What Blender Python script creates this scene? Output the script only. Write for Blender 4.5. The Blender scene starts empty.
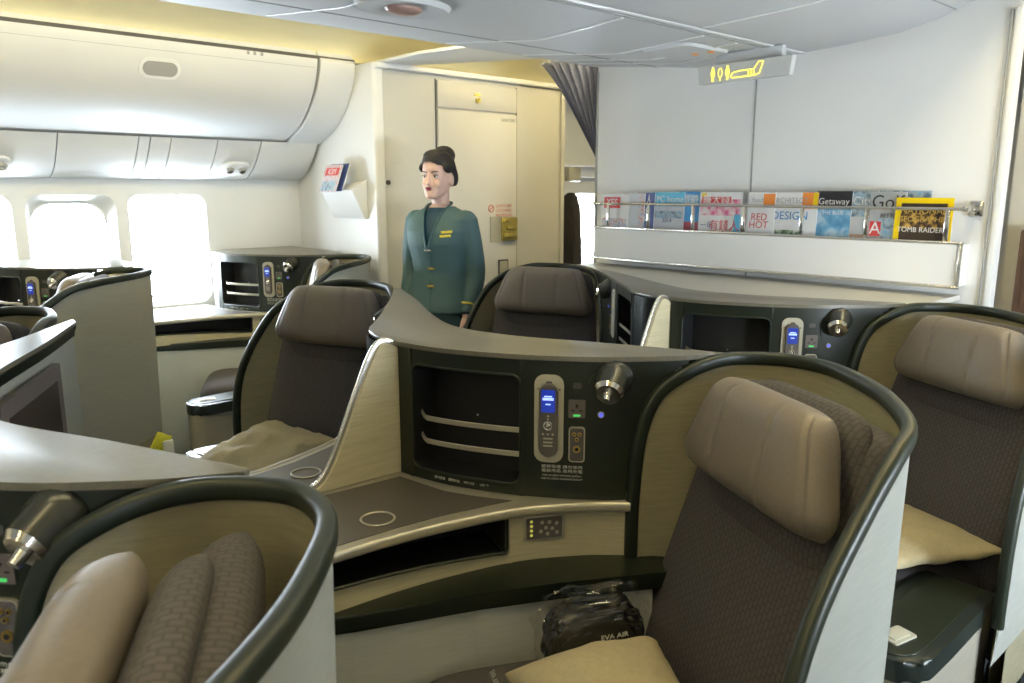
import bpy, bmesh, math, random
from mathutils import Vector, Matrix, noise
random.seed(7)
PI = math.pi
COL = bpy.context.scene.collection
V = Vector

# ------------------------------------------------------------------ materials
def mat(name, col, rough=.5, metal=0., kind=None, scale=20., amt=.15, bump=0., coat=0., emit=None, es=0., spec=.5):
    m = bpy.data.materials.new(name); m.use_nodes = True
    nt = m.node_tree; b = nt.nodes['Principled BSDF']
    b.inputs['Base Color'].default_value = (*col, 1)
    b.inputs['Roughness'].default_value = rough
    b.inputs['Metallic'].default_value = metal
    b.inputs['Coat Weight'].default_value = coat
    b.inputs['Specular IOR Level'].default_value = spec
    if emit:
        b.inputs['Emission Color'].default_value = (*emit, 1); b.inputs['Emission Strength'].default_value = es
    tc = nt.nodes.new('ShaderNodeTexCoord'); mp = nt.nodes.new('ShaderNodeMapping')
    nt.links.new(tc.outputs['Object'], mp.inputs['Vector'])
    mp.inputs['Scale'].default_value = (scale,) * 3
    fac = None
    if kind == 'weave':      # horizontal woven laminate
        mp.inputs['Scale'].default_value = (scale, scale, scale * 14)
        n = nt.nodes.new('ShaderNodeTexNoise'); n.inputs['Scale'].default_value = 1; n.inputs['Detail'].default_value = 3
        nt.links.new(mp.outputs[0], n.inputs['Vector']); fac = n.outputs['Fac']
    elif kind == 'noise':
        n = nt.nodes.new('ShaderNodeTexNoise'); n.inputs['Scale'].default_value = 1; n.inputs['Detail'].default_value = 4
        nt.links.new(mp.outputs[0], n.inputs['Vector']); fac = n.outputs['Fac']
    elif kind == 'grid':     # small woven rectangles on the seat fabric
        n = nt.nodes.new('ShaderNodeTexBrick')
        nt.links.new(tc.outputs['UV'], mp.inputs['Vector']); mp.inputs['Rotation'].default_value = (0, 0, PI / 2); nt.links.new(mp.outputs[0], n.inputs['Vector'])
        n.inputs['Scale'].default_value = 1; n.inputs['Mortar Size'].default_value = .09
        n.inputs['Brick Width'].default_value = 1.1; n.inputs['Row Height'].default_value = .62
        n.inputs['Color1'].default_value = (1, 1, 1, 1); n.inputs['Color2'].default_value = (.72, .72, .72, 1); n.inputs['Mortar'].default_value = (0, 0, 0, 1)
        fac = n.outputs['Color']
    if fac is not None:
        mr = nt.nodes.new('ShaderNodeMapRange'); nt.links.new(fac, mr.inputs['Value'])
        mr.inputs['From Min'].default_value = 0 if kind == 'grid' else .3
        mr.inputs['From Max'].default_value = 1 if kind == 'grid' else .7
        mr.inputs['To Min'].default_value = 1 - amt; mr.inputs['To Max'].default_value = 1 + amt
        mx = nt.nodes.new('ShaderNodeVectorMath'); mx.operation = 'SCALE'
        mx.inputs[0].default_value = col; nt.links.new(mr.outputs[0], mx.inputs['Scale'])
        nt.links.new(mx.outputs[0], b.inputs['Base Color'])
        if bump:
            bp = nt.nodes.new('ShaderNodeBump'); bp.inputs['Strength'].default_value = bump; bp.inputs['Distance'].default_value = .002
            nt.links.new(mr.outputs[0], bp.inputs['Height']); nt.links.new(bp.outputs[0], b.inputs['Normal'])
    return m

M = dict(
    liner=mat('liner_laminate', (.52, .47, .31), .48, kind='weave', scale=14, amt=.09, bump=.15),
    outer=mat('daylit_laminate', (.60, .61, .55), .42, kind='weave', scale=14, amt=.05, bump=.1),  # same laminate as liner, paler and cooler: daylight put into the colour
    green=mat('dark_green_gloss', (.010, .0145, .008), .33, kind='noise', scale=6, amt=.05),
    greenrim=mat('dark_green_rim', (.012, .018, .010), .42, kind='noise', scale=6, amt=.05),
    top=mat('counter_laminate', (.125, .117, .087), .3, kind='noise', scale=120, amt=.1),
    table=mat('table_inlay', (.088, .077, .064), .38, kind='noise', scale=200, amt=.12),
    champ=mat('champagne_trim', (.50, .47, .38), .32, metal=.6, kind='noise', scale=200, amt=.05),
    silver=mat('brushed_silver', (.72, .71, .66), .25, metal=.9, kind='noise', scale=100, amt=.05),
    black=mat('recess_black', (.006, .006, .006), .6, kind='noise', scale=10, amt=.05),
    leather=mat('taupe_leather', (.170, .144, .120), .42, kind='noise', scale=160, amt=.06, bump=.12),
    fabric=mat('grid_fabric', (.068, .062, .065), .85, kind='grid', scale=56, amt=.24, bump=.25),
    plainfab=mat('plain_fabric', (.065, .058, .056), .9, kind='noise', scale=300, amt=.2),
    pillow=mat('pillow_cotton', (.44, .375, .235), .8, kind='noise', scale=90, amt=.06, bump=.2),
    white=mat('cabin_white', (.76, .76, .74), .42, kind='noise', scale=3, amt=.015),
    wallw=mat('bulkhead_white', (.80, .79, .77), .5, kind='noise', scale=3, amt=.015),
    bin=mat('bin_white', (.68, .685, .68), .55, kind='noise', scale=3, amt=.015),
    ceil=mat('ceiling_panel', (.58, .585, .59), .6, kind='noise', scale=3, amt=.02),
    cream=mat('lavatory_cream', (.60, .58, .52), .45, kind='noise', scale=3, amt=.02),
    seam=mat('seam_dark', (.07, .065, .06), .6, kind='noise', scale=10, amt=.05),
    seaml=mat('seam_light', (.80, .80, .79), .35, kind='noise', scale=10, amt=.02),
    seamg=mat('seam_grey', (.33, .33, .32), .5, kind='noise', scale=10, amt=.02),
    carpet=mat('carpet_green', (.035, .04, .045), .95, kind='noise', scale=250, amt=.4, bump=.5),
    lowbody=mat('console_lower', (.26, .24, .19), .5, kind='weave', scale=10, amt=.06),
    plastic=mat('handset_plastic', (.10, .09, .085), .35, kind='noise', scale=60, amt=.05),
    bezel=mat('handset_cradle', (.42, .40, .32), .4, kind='noise', scale=60, amt=.04),
    brass=mat('brass', (.62, .42, .12), .3, metal=.9, kind='noise', scale=60, amt=.1),
    gold=mat('gold_latch', (.62, .52, .16), .25, metal=.8, kind='noise', scale=60, amt=.1),
    chrome=mat('chrome', (.75, .73, .70), .12, metal=1., kind='noise', scale=60, amt=.03),
    lamp=mat('lamp_body', (.03, .032, .028), .25, kind='noise', scale=60, amt=.05),
    print=mat('printed_white', (.62, .62, .55), .6, kind='noise', scale=60, amt=.05),
    blue=mat('screen_blue', (.01, .02, .1), .3, kind='noise', emit=(.02, .08, .9), es=.4),
    bluew=mat('screen_text', (.2, .3, .6), .3, kind='noise', emit=(.45, .6, 1.), es=1.3),
    led=mat('led_blue', (.1, .1, .5), .3, kind='noise', emit=(.10, .13, 1.), es=1.1),
    ledg=mat('led_green', (.05, .4, .1), .3, kind='noise', emit=(.1, .9, .2), es=.5),
    ledy=mat('led_yellow', (.5, .5, .1), .3, kind='noise', emit=(.8, .75, .15), es=.5),
    glassblk=mat('monitor_glass', (.045, .034, .032), .15, kind='noise', scale=5, amt=.1),
    monframe=mat('monitor_frame', (.12, .10, .095), .4, kind='noise', scale=60, amt=.05),
    signy=mat('sign_yellow', (.8, .7, .1), .4, kind='noise', emit=(1., .86, .12), es=1.5),
    sign=mat('sign_plastic', (.60, .60, .58), .3, kind='noise', scale=10, amt=.02),
    amber=mat('amber_led', (.5, .2, .05), .4, kind='noise', emit=(1., .35, .08), es=.25),
    cove=mat('cove_reflector', (.86, .79, .52), .5, kind='noise', scale=3, amt=.02),
    strip=mat('cove_lamp', (1, .8, .4), .4, kind='noise', emit=(1., .86, .52), es=46),
    skin=mat('skin', (.66, .43, .34), .5, kind='noise', scale=40, amt=.03),
    hair=mat('hair_black', (.009, .007, .007), .6, kind='weave', scale=30, amt=.3, bump=.3),
    jacket=mat('jacket_teal', (.052, .108, .114), .7, kind='noise', scale=260, amt=.12, bump=.1),
    blouse=mat('blouse_blue', (.004, .045, .085), .6, kind='noise', scale=100, amt=.1),
    skirt=mat('skirt_teal', (.010, .040, .050), .7, kind='noise', scale=260, amt=.12),
    lips=mat('lips', (.26, .03, .05), .35, kind='noise', scale=60, amt=.05),
    eye=mat('eye_dark', (.015, .01, .01), .2, kind='noise', scale=60, amt=.05),
    eyew=mat('eye_white', (.65, .62, .6), .3, kind='noise', scale=60, amt=.02),
    stripe=mat('badge_gold', (.78, .60, .06), .4, kind='noise', scale=60, amt=.05),
    curt=mat('curtain_navy', (.20, .22, .34), .8, kind='noise', scale=120, amt=.2),
    bag=mat('bag_black', (.005, .005, .005), .24, kind='noise', scale=30, amt=.3, bump=.3),
    red=mat('sign_red', (.55, .12, .08), .5, kind='noise', scale=60, amt=.05),
    yellow=mat('tag_yellow', (.62, .62, .05), .5, kind='noise', scale=60, amt=.1),
    coat=mat('coat_dark', (.03, .025, .022), .8, kind='noise', scale=40, amt=.2),
    brown=mat('brown_laminate', (.10, .05, .025), .45, kind='noise', scale=10, amt=.2),
    navy=mat('armrest_dark', (.014, .019, .016), .3, kind='noise', scale=10, amt=.05),
    paper=mat('paper', (.72, .71, .68), .5, kind='noise', scale=60, amt=.03),
)
# thin window pane: clear with a slight mirror
def pane_mat():
    m = bpy.data.materials.new('window_pane'); m.use_nodes = True; nt = m.node_tree; nt.nodes.clear()
    o = nt.nodes.new('ShaderNodeOutputMaterial'); mx = nt.nodes.new('ShaderNodeMixShader')
    t = nt.nodes.new('ShaderNodeBsdfTransparent'); g = nt.nodes.new('ShaderNodeBsdfGlossy'); g.inputs['Roughness'].default_value = .05
    f = nt.nodes.new('ShaderNodeFresnel'); nt.links.new(f.outputs[0], mx.inputs[0])
    nt.links.new(t.outputs[0], mx.inputs[1]); nt.links.new(g.outputs[0], mx.inputs[2]); nt.links.new(mx.outputs[0], o.inputs[0])
    return m
M['pane'] = pane_mat()
def clearbag():
    m = bpy.data.materials.new('clear_wrap'); m.use_nodes = True; nt = m.node_tree; nt.nodes.clear()
    o = nt.nodes.new('ShaderNodeOutputMaterial'); mx = nt.nodes.new('ShaderNodeMixShader')
    t = nt.nodes.new('ShaderNodeBsdfTransparent'); g = nt.nodes.new('ShaderNodeBsdfGlossy'); g.inputs['Roughness'].default_value = .15
    g.inputs['Color'].default_value = (.8, .8, .8, 1)
    mx.inputs[0].default_value = .07
    nt.links.new(t.outputs[0], mx.inputs[1]); nt.links.new(g.outputs[0], mx.inputs[2]); nt.links.new(mx.outputs[0], o.inputs[0])
    return m
M['wrap'] = clearbag()
def photo_mat(name, c1, c2, c3, scale=25.):
    """a printed picture: three inks in soft blotches"""
    m = bpy.data.materials.new(name); m.use_nodes = True; nt = m.node_tree; b = nt.nodes['Principled BSDF']
    b.inputs['Roughness'].default_value = .3
    tc = nt.nodes.new('ShaderNodeTexCoord'); n = nt.nodes.new('ShaderNodeTexNoise'); n.inputs['Scale'].default_value = scale; n.inputs['Detail'].default_value = 5
    r = nt.nodes.new('ShaderNodeValToRGB'); e = r.color_ramp.elements
    e[0].position = .38; e[0].color = (*c1, 1); e[1].position = .62; e[1].color = (*c3, 1)
    k = e.new(.5); k.color = (*c2, 1)
    nt.links.new(tc.outputs['Object'], n.inputs['Vector']); nt.links.new(n.outputs['Fac'], r.inputs[0]); nt.links.new(r.outputs[0], b.inputs['Base Color'])
    return m

# ------------------------------------------------------------------ mesh helpers
def new_obj(name, bm, m, parent=None, smooth=True, angle=40, loc=None, rot=None, matrix=None):
    me = bpy.data.meshes.new(name)
    bmesh.ops.recalc_face_normals(bm, faces=bm.faces[:])
    bm.to_mesh(me); bm.free()
    ms = m if isinstance(m, (list, tuple)) else [m]
    for x in ms: me.materials.append(M[x] if isinstance(x, str) else x)
    if smooth:
        for p in me.polygons: p.use_smooth = True
        try: me.set_sharp_from_angle(angle=math.radians(angle))
        except Exception: pass
    o = bpy.data.objects.new(name, me); COL.objects.link(o)
    if parent: o.parent = parent
    if matrix is not None: o.matrix_basis = matrix
    if loc is not None: o.location = loc
    if rot is not None: o.rotation_euler = rot
    return o
def tag(o, label, cat, group=None, kind=None):
    o['label'] = label
    if cat: o['category'] = cat
    if group: o['group'] = group
    if kind: o['kind'] = kind
    return o
def thing(name, label, cat, loc=(0, 0, 0), rz=0, group=None):
    o = bpy.data.objects.new(name, None); COL.objects.link(o)
    o.location = loc; o.rotation_euler = (0, 0, rz); o.empty_display_size = .1
    return tag(o, label, cat, group)
def struct(name, bm, m, parent=None, **k):
    o = new_obj(name, bm, m, parent, **k)
    if parent is None: o['kind'] = 'structure'
    return o
def copy_tree(o, parent=None, delta=None):
    c = o.copy(); COL.objects.link(c)
    if parent: c.parent = parent
    if delta is not None: c.location = V(o.location) + V(delta)
    for ch in list(o.children): copy_tree(ch, c)
    return c
def box(bm, c, s, bev=0., mi=0, seg=2, rot=None):
    r = bmesh.ops.create_cube(bm, size=1); vs = r['verts']
    for v in vs: v.co = V((v.co.x * s[0], v.co.y * s[1], v.co.z * s[2]))
    es = list({e for v in vs for e in v.link_edges}); fs = list({f for v in vs for f in v.link_faces})
    if bev > 0:
        rr = bmesh.ops.bevel(bm, geom=es, offset=bev, segments=seg, profile=.5, affect='EDGES')
        vs = list({v for f in rr['faces'] for v in f.verts} | {v for v in vs if v.is_valid}); fs = list({f for v in vs for f in v.link_faces})
    for v in vs:
        co = v.co.copy()
        if rot is not None: co = rot @ co
        v.co = co + V(c)
    for f in fs: f.material_index = mi
    return vs
def prism(bm, pts, z0, z1, bev=0., mi=0, seg=2):
    """vertical prism over a 2D outline"""
    a = [bm.verts.new((p[0], p[1], z0)) for p in pts]; b = [bm.verts.new((p[0], p[1], z1)) for p in pts]
    n = len(pts); fs = [bm.faces.new(a[::-1]), bm.faces.new(b)]
    for i in range(n): fs.append(bm.faces.new((a[i], a[(i + 1) % n], b[(i + 1) % n], b[i])))
    if bev > 0:
        es = list(fs[0].edges) + list(fs[1].edges)
        rr = bmesh.ops.bevel(bm, geom=es, offset=bev, segments=seg, profile=.5, affect='EDGES')
    for f in bm.faces:
        if f.material_index == 0 and mi: f.material_index = mi
def loft(bm, rings, closed=True, cap=True, mi=0):
    R = [[bm.verts.new(p) for p in r] for r in rings]; n = len(R[0])
    for i in range(len(R) - 1):
        for j in range(n if closed else n - 1):
            k = (j + 1) % n
            f = bm.faces.new((R[i][j], R[i][k], R[i + 1][k], R[i + 1][j])); f.material_index = mi
    if cap and closed:
        for r in (R[0][::-1], R[-1]):
            f = bm.faces.new(r); f.material_index = mi
    return R
def grid(bm, fn, nu, nv, mi=0):
    R = [[bm.verts.new(fn(i / nu, j / nv)) for j in range(nv + 1)] for i in range(nu + 1)]
    for i in range(nu):
        for j in range(nv):
            f = bm.faces.new((R[i][j], R[i + 1][j], R[i + 1][j + 1], R[i][j + 1])); f.material_index = mi
    return R
def metric_uv(bm, R, off=0.):
    uv = bm.loops.layers.uv.verify(); nu, nv = len(R), len(R[0]); U = {}
    for j in range(nv):
        acc = 0; us = [0]
        for i in range(1, nu): acc += (R[i][j].co - R[i - 1][j].co).length; us.append(acc)
        for i in range(nu): U[R[i][j]] = [us[i] - acc / 2, 0]
    for i in range(nu):
        acc = 0; vs = [0]
        for j in range(1, nv): acc += (R[i][j].co - R[i][j - 1].co).length; vs.append(acc)
        for j in range(nv): U[R[i][j]][1] = vs[j] - acc / 2
    st = set(U)
    for f in bm.faces:
        if all(v in st for v in f.verts):
            for l in f.loops: l[uv].uv = U[l.vert]
def sweep(bm, path, prof, up=V((0, 0, 1)), cap=True, closed=False, mi=0):
    """prof: list of (side, up) offsets; side axis stays perpendicular to the path"""
    rings = []; n = len(path); last = None
    for i, p in enumerate(path):
        a = path[(i - 1) % n] if (closed or i) else path[0]; b = path[(i + 1) % n] if (closed or i < n - 1) else path[-1]
        t = (V(b) - V(a)).normalized(); s = t.cross(up)
        if s.length < .15: s = last if last is not None else V((1, 0, 0))
        s = (s - t * s.dot(t)).normalized(); last = s
        w = s.cross(t)
        rings.append([V(p) + s * q[0] + w * q[1] for q in prof])
    if closed: rings.append(rings[0])
    if closed:
        R = [[bm.verts.new(q) for q in r] for r in rings[:-1]]; R.append(R[0]); m_ = len(prof)
        for i in range(len(R) - 1):
            for j in range(m_):
                k = (j + 1) % m_; f = bm.faces.new((R[i][j], R[i][k], R[i + 1][k], R[i + 1][j])); f.material_index = mi
    else: loft(bm, rings, True, cap, mi)
def circ(r, n=10, ry=None): return [(math.cos(2 * PI * i / n) * r, math.sin(2 * PI * i / n) * (ry or r)) for i in range(n)]
def rrect(w, h, r, n=3):
    out = []
    for cx, cy, a0 in ((w / 2 - r, h / 2 - r, 0), (-w / 2 + r, h / 2 - r, 90), (-w / 2 + r, -h / 2 + r, 180), (w / 2 - r, -h / 2 + r, 270)):
        for k in range(n + 1):
            a = math.radians(a0 + 90 * k / n); out.append((cx + r * math.cos(a), cy + r * math.sin(a)))
    return out
def tube(bm, path, r, n=10, mi=0, closed=False): sweep(bm, path, circ(r, n), mi=mi, closed=closed)
def cyl(bm, p0, p1, r0, r1=None, n=20, mi=0):
    p0, p1 = V(p0), V(p1); t = (p1 - p0).normalized(); a = t.orthogonal().normalized(); b = t.cross(a); r1 = r0 if r1 is None else r1
    loft(bm, [[p + (a * math.cos(2 * PI * i / n) + b * math.sin(2 * PI * i / n)) * r for i in range(n)] for p, r in ((p0, r0), (p1, r1))], mi=mi)
def ell(bm, c, r, rot=None, seg=20, mi=0):
    res = bmesh.ops.create_uvsphere(bm, u_segments=seg, v_segments=seg // 2 + 2, radius=1)
    for v in res['verts']:
        co = V((v.co.x * r[0], v.co.y * r[1], v.co.z * r[2]))
        if rot is not None: co = rot @ co
        v.co = co + V(c)
        for f in v.link_faces: f.material_index = mi
def plate(bm, w, h, t, r, z=0., c=(0, 0), mi=0, n=4, bev=0):
    """rounded plate in the local x (right) / y (up) plane standing on z"""
    o = [(c[0] + p[0], c[1] + p[1]) for p in rrect(w, h, r, n)]
    loft(bm, [[V((p[0], p[1], z)) for p in o], [V((p[0], p[1], z + t)) for p in o]], mi=mi)
def catmull(pts, n=8, closed=False):
    out = []; N = len(pts); pts = [V(p) for p in pts]
    for i in range(N if closed else N - 1):
        if closed: p0, p1, p2, p3 = pts[(i - 1) % N], pts[i], pts[(i + 1) % N], pts[(i + 2) % N]
        else: p0, p1, p2, p3 = pts[max(i - 1, 0)], pts[i], pts[i + 1], pts[min(i + 2, N - 1)]
        for k in range(n):
            t = k / n
            out.append(.5 * ((2 * p1) + (p2 - p0) * t + (2 * p0 - 5 * p1 + 4 * p2 - p3) * t * t + (3 * p1 - p0 - 3 * p2 + p3) * t ** 3))
    if not closed: out.append(pts[-1])
    return out
def frame(o, x, y):
    """matrix with local x, y axes at origin o"""
    x = V(x).normalized(); z = x.cross(V(y)).normalized(); y = z.cross(x)
    return Matrix(((x.x, y.x, z.x, o[0]), (x.y, y.y, z.y, o[1]), (x.z, y.z, z.z, o[2]), (0, 0, 0, 1)))
def text(s, size, m, parent, matrix, name='lettering', ext=.0004, align='CENTER', label=None, sx=1.):
    cu = bpy.data.curves.new('t', 'FONT'); cu.body = s; cu.size = size; cu.extrude = ext; cu.align_x = align; cu.align_y = 'CENTER'; cu.resolution_u = 3
    t = bpy.data.objects.new('t', cu); COL.objects.link(t); bpy.context.view_layer.update()
    me = bpy.data.meshes.new_from_object(t.evaluated_get(bpy.context.evaluated_depsgraph_get()))
    bpy.data.objects.remove(t); bpy.data.curves.remove(cu)
    me.materials.clear(); me.materials.append(M[m] if isinstance(m, str) else m)
    for v in me.vertices: v.co.x *= sx
    o = bpy.data.objects.new(name, me); COL.objects.link(o)
    if parent: o.parent = parent
    o.matrix_basis = matrix
    if label: o['label'] = label
    return o
def remesh(bm, vox, smooth=2):
    """voxel-fuse the pieces of a body into one continuous skin"""
    me = bpy.data.meshes.new('r'); bm.to_mesh(me); bm.free()
    o = bpy.data.objects.new('r', me); COL.objects.link(o)
    r = o.modifiers.new('r', 'REMESH'); r.mode = 'VOXEL'; r.voxel_size = vox
    s = o.modifiers.new('s', 'SMOOTH'); s.iterations = smooth; s.factor = .5
    bpy.context.view_layer.update()
    out = bmesh.new(); m2 = bpy.data.meshes.new_from_object(o.evaluated_get(bpy.context.evaluated_depsgraph_get()))
    out.from_mesh(m2); bpy.data.objects.remove(o); bpy.data.meshes.remove(m2)
    return out
def lerp_table(tab, x):
    if x <= tab[0][0]: return tab[0][1]
    for (a, u), (b, v) in zip(tab, tab[1:]):
        if x <= b: return u + (v - u) * (x - a) / (b - a)
    return tab[-1][1]

# ------------------------------------------------------------------ camera, world
cam = bpy.data.objects.new('camera', bpy.data.cameras.new('camera')); COL.objects.link(cam)
cam.data.sensor_width = 36; cam.data.lens = 780 / 1024 * 36; cam.data.clip_start = .02
cam.location = (0, 0, 1.48); cam.rotation_euler = (math.radians(90 - 10.9), 0, math.radians(48.5 - 90))
cam.data.dof.use_dof = True; cam.data.dof.focus_distance = 2.1; cam.data.dof.aperture_fstop = 7
sc = bpy.context.scene; sc.camera = cam
sc.view_settings.view_transform = 'Standard'; sc.view_settings.look = 'None'; sc.view_settings.gamma = 1
sc.view_settings.exposure = -0.17
w = bpy.data.worlds.new('sky'); sc.world = w; w.use_nodes = True
bg = w.node_tree.nodes['Background']; bg.inputs[0].default_value = (.79, .90, 1., 1); bg.inputs[1].default_value = 60.0

CY = 2.0            # aircraft centre line
YL, YR = 4.92, -.92
XF = -3.2           # near end of the cabin built
XB = 3.3            # magazine bulkhead
# ------------------------------------------------------------------ the shell of the cabin
bm = bmesh.new(); box(bm, (1.4, CY, -.02), (9.6, 6.4, .04)); struct('floor', bm, 'carpet', smooth=False)

def window_wall(name, y, side, xs):
    """side +1: the wall at larger Y.  Flat panels around the window recesses (recess .46 x .62)"""
    bm = bmesh.new(); z0, z1 = .80, 1.46; hw = .225
    def P(x, z, d=0.): return V((x, y + side * d, z))
    cuts = sorted(xs); prev = XF
    def quad(a, b, c, d, mi=0): f = bm.faces.new([bm.verts.new(q) for q in (a, b, c, d)]); f.material_index = mi
    X1 = 6.2
    quad(P(XF, 0), P(X1, 0), P(X1, z0), P(XF, z0)); quad(P(XF, z1), P(X1, z1), P(X1, 2.6), P(XF, 2.6))
    for x in cuts:
        quad(P(prev, z0), P(x - hw, z0), P(x - hw, z1), P(prev, z1)); prev = x + hw
        # recess: rounded outer outline -> smaller opening set back
        o = rrect(2 * hw, z1 - z0, .07, 6); i1 = rrect(.425, .62, .09, 6); i2 = rrect(.385, .57, .11, 6); hh = (z1 - z0) / 2
        sq = []
        for j, p in enumerate(o):   # square hole border carried by the same number of points
            c_, i_ = divmod(j, 7); sx_ = 1 if c_ in (0, 3) else -1; sz_ = 1 if c_ in (0, 1) else -1
            if i_ == 3: sq.append((sx_ * hw, sz_ * hh))
            elif (i_ < 3) == (c_ in (0, 2)): sq.append((sx_ * hw, p[1]))
            else: sq.append((p[0], sz_ * hh))
        zc = (z0 + z1) / 2
        loft(bm, [[P(x + p[0], zc + p[1], d) for p in ring] for ring, d in ((sq, 0), (o, 0.002), (i1, .05), (i2, .12))], True, False)
    quad(P(prev, z0), P(X1, z0), P(X1, z1), P(prev, z1))
    w_ = struct(name, bm, 'white', smooth=True, angle=30)
    return w_
LX = [1.60, 1.085, .57, .055, -.46, -.975, -1.49, -2.005]
wl = window_wall('wall_left', YL, 1, LX + [5.30])
wr = window_wall('wall_right', YR, -1, [x for x in LX] + [2.12, 2.635, 3.15])
n = 0
def window(x, y, side, shut=False):
    global n; n += 1
    bm = bmesh.new(); o = rrect(.40, .585, .12, 6); zc = 1.13
    loft(bm, [[V((x + p[0] * k, y + side * d, zc + p[1] * k)) for p in o] for k, d in ((.955, .112), (1.04, .112), (1.04, .135), (.955, .135), (.955, .112))], True, False)
    wo = struct('window_%d' % n, bm, 'white')
    bm = bmesh.new(); vs = [bm.verts.new((x + p[0] * .97, y + side * .124, zc + p[1] * .97)) for p in o]; bm.faces.new(vs)
    new_obj('pane', bm, 'pane', wo, smooth=False)
    if shut:  # shades added on unseen windows to cut light in the foreground
        bm = bmesh.new(); vs = [bm.verts.new((x + p[0] * 1.02, y + side * .118, zc + p[1] * 1.02)) for p in o]; bm.faces.new(vs)
        new_obj('dimming_shade', bm, 'white', wo, smooth=False); return
    L = bpy.data.lights.new('portal', 'AREA'); L.shape = 'RECTANGLE'; L.size = .38; L.size_y = .56
    try: L.cycles.is_portal = True
    except Exception: pass
    lo = bpy.data.objects.new('window_daylight', L); COL.objects.link(lo); lo.location = (x, y + side * .16, zc)
    lo.rotation_euler = (side * PI / 2 * -1, 0, 0)
for x in LX + [5.30]: window(x, YL, 1, x < .3 and x != -1.49)
for x in LX + [2.12, 2.635, 3.15]: window(x, YR, -1, x not in (-1.49, 1.60, 2.12, 2.635))

# end wall behind the camera and the two side returns
bm = bmesh.new(); box(bm, (XF - .03, CY, 1.3), (.06, 6.2, 2.6)); struct('wall_front', bm, 'wallw', smooth=False)
bm = bmesh.new(); box(bm, (6.23, CY, 1.3), (.06, 6.2, 2.6)); struct('wall_far_galley', bm, 'cream', smooth=False)

# ceiling: centre panels (dropped) with a lip, extruded along the cabin
prof = [(.86, 2.30), (.90, 2.25), (.96, 2.215), (1.05, 2.19), (1.18, 2.165), (1.28, 2.125), (1.42, 2.095), (1.62, 2.078), (1.84, 2.068), (2.36, 2.065), (2.62, 2.10), (2.64, 2.102), (3.00, 2.142), (3.06, 2.15), (3.08, 2.165), (3.08, 2.20), (3.06, 2.24)]
prof = [(y, z + .0) for y, z in prof]
bm = bmesh.new(); X0, X1 = XF, 6.2
loft(bm, [[V((x, y, z)) for y, z in prof] for x in (X0, -1.5, 0, 1, 2, 3, 4, X1)], False, False)
struct('ceiling', bm, 'ceil', angle=25)
bm = bmesh.new(); box(bm, (1.5, CY, 2.62), (9.5, 6.3, .04)); struct('ceiling_crown', bm, 'white', smooth=False)
def on_prof(y):
    for (a, z0), (b, z1) in zip(prof, prof[1:]):
        if a <= y <= b: return z0 + (z1 - z0) * (y - a) / (b - a)
    return 2.1
# joints along and across the ceiling panels
def joint(name, pts, m, r=.004):
    bm = bmesh.new(); sweep(bm, pts, rrect(r * 2, .004, .0015, 1)); o = new_obj(name, bm, m); o['kind'] = 'structure'; return o
joint('trim_1', [V((x, 2.62, 2.0985)) for x in (XF, 0, 2, XB - .005)], 'seamg', .003)
joint('trim_2', [V((x, 1.86, 2.066)) for x in (XF, 0, 2, XB - .005)], 'seamg', .006)
joint('trim_3', [V((x, 1.82, 2.066)) for x in (XF, 0, 2, XB - .005)], 'seaml', .010)
k = 4
for xx in (-.1, .75, 1.30, 2.15, 2.62, 2.85, 3.02):
    ys = [1.88 + (2.99 - 1.88) * i / 10 for i in range(11)]
    joint('trim_%d' % k, [V((xx + .1 * math.sin((y - 1.88) / 1.1 * PI / 2 + .2), y, on_prof(y) - .002)) for y in ys], 'seaml', .007); k += 1
for xx in (1.5, 2.55):
    ys = [1.00 + (1.80 - 1.00) * i / 10 for i in range(11)]
    joint('trim_%d' % k, [V((xx + .18 - .2 * math.sin((y - 1.0) / .8 * PI / 2), y, on_prof(y) - .002)) for y in ys], 'seaml', .006); k += 1
joint('trim_%d' % k, [V((x, 1.22, on_prof(1.22) - .001)) for x in (XF, 0, 2, XB - .005)], 'seamg', .003); k += 1

# coves over both aisles
def cove(name, y0, y1, xa, xb, z0, side, zt=2.47):
    bm = bmesh.new(); pr = []
    for i in range(13):
        a = i / 12 * PI * .5
        pr.append((y0 + (y1 - y0) * (1 - math.cos(a)), z0 + (zt - z0) * math.sin(a)))
    loft(bm, [[V((x, y, z)) for y, z in pr] for x in (xa, xb)], False, False)
    return struct(name, bm, 'cove')
cove('trim_%d' % k, 4.19, 3.0, XF, 6.1, 2.215, 1, 2.46); k += 1
cove('trim_%d' % k, -.2, .95, XF, 6.1, 2.22, -1, 2.46); k += 1
def lamp_strip(x0, x1, y, z, label):
    bm = bmesh.new(); box(bm, ((x0 + x1) / 2, y, z), (x1 - x0, .03, .012)); 
    return tag(new_obj('cove_light_strip', bm, 'strip', smooth=False), label, 'light', 'warm cove light strips')
lamp_strip(XF + .1, 2.46, 3.10, 2.335, 'warm cove light strip above the left aisle beside the overhead bins')
lamp_strip(2.6, 5.6, 3.10, 2.335, 'warm cove light strip above the lavatory block')
lamp_strip(XF + .1, 5.6, .82, 2.36, 'warm cove light strip above the near aisle')
# back of the light trough (lip)
bm = bmesh.new(); loft(bm, [[V((x, y, z)) for y, z in ((3.06, 2.24), (2.99, 2.28), (2.97, 2.5))] for x in (XF, 6.1)], False, False); struct('trim_%d' % k, bm, 'white'); k += 1
bm = bmesh.new(); loft(bm, [[V((x, y, z)) for y, z in ((.86, 2.30), (.93, 2.33), (.96, 2.5))] for x in (XF, 6.1)], False, False); struct('trim_%d' % k, bm, 'white'); k += 1
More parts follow.
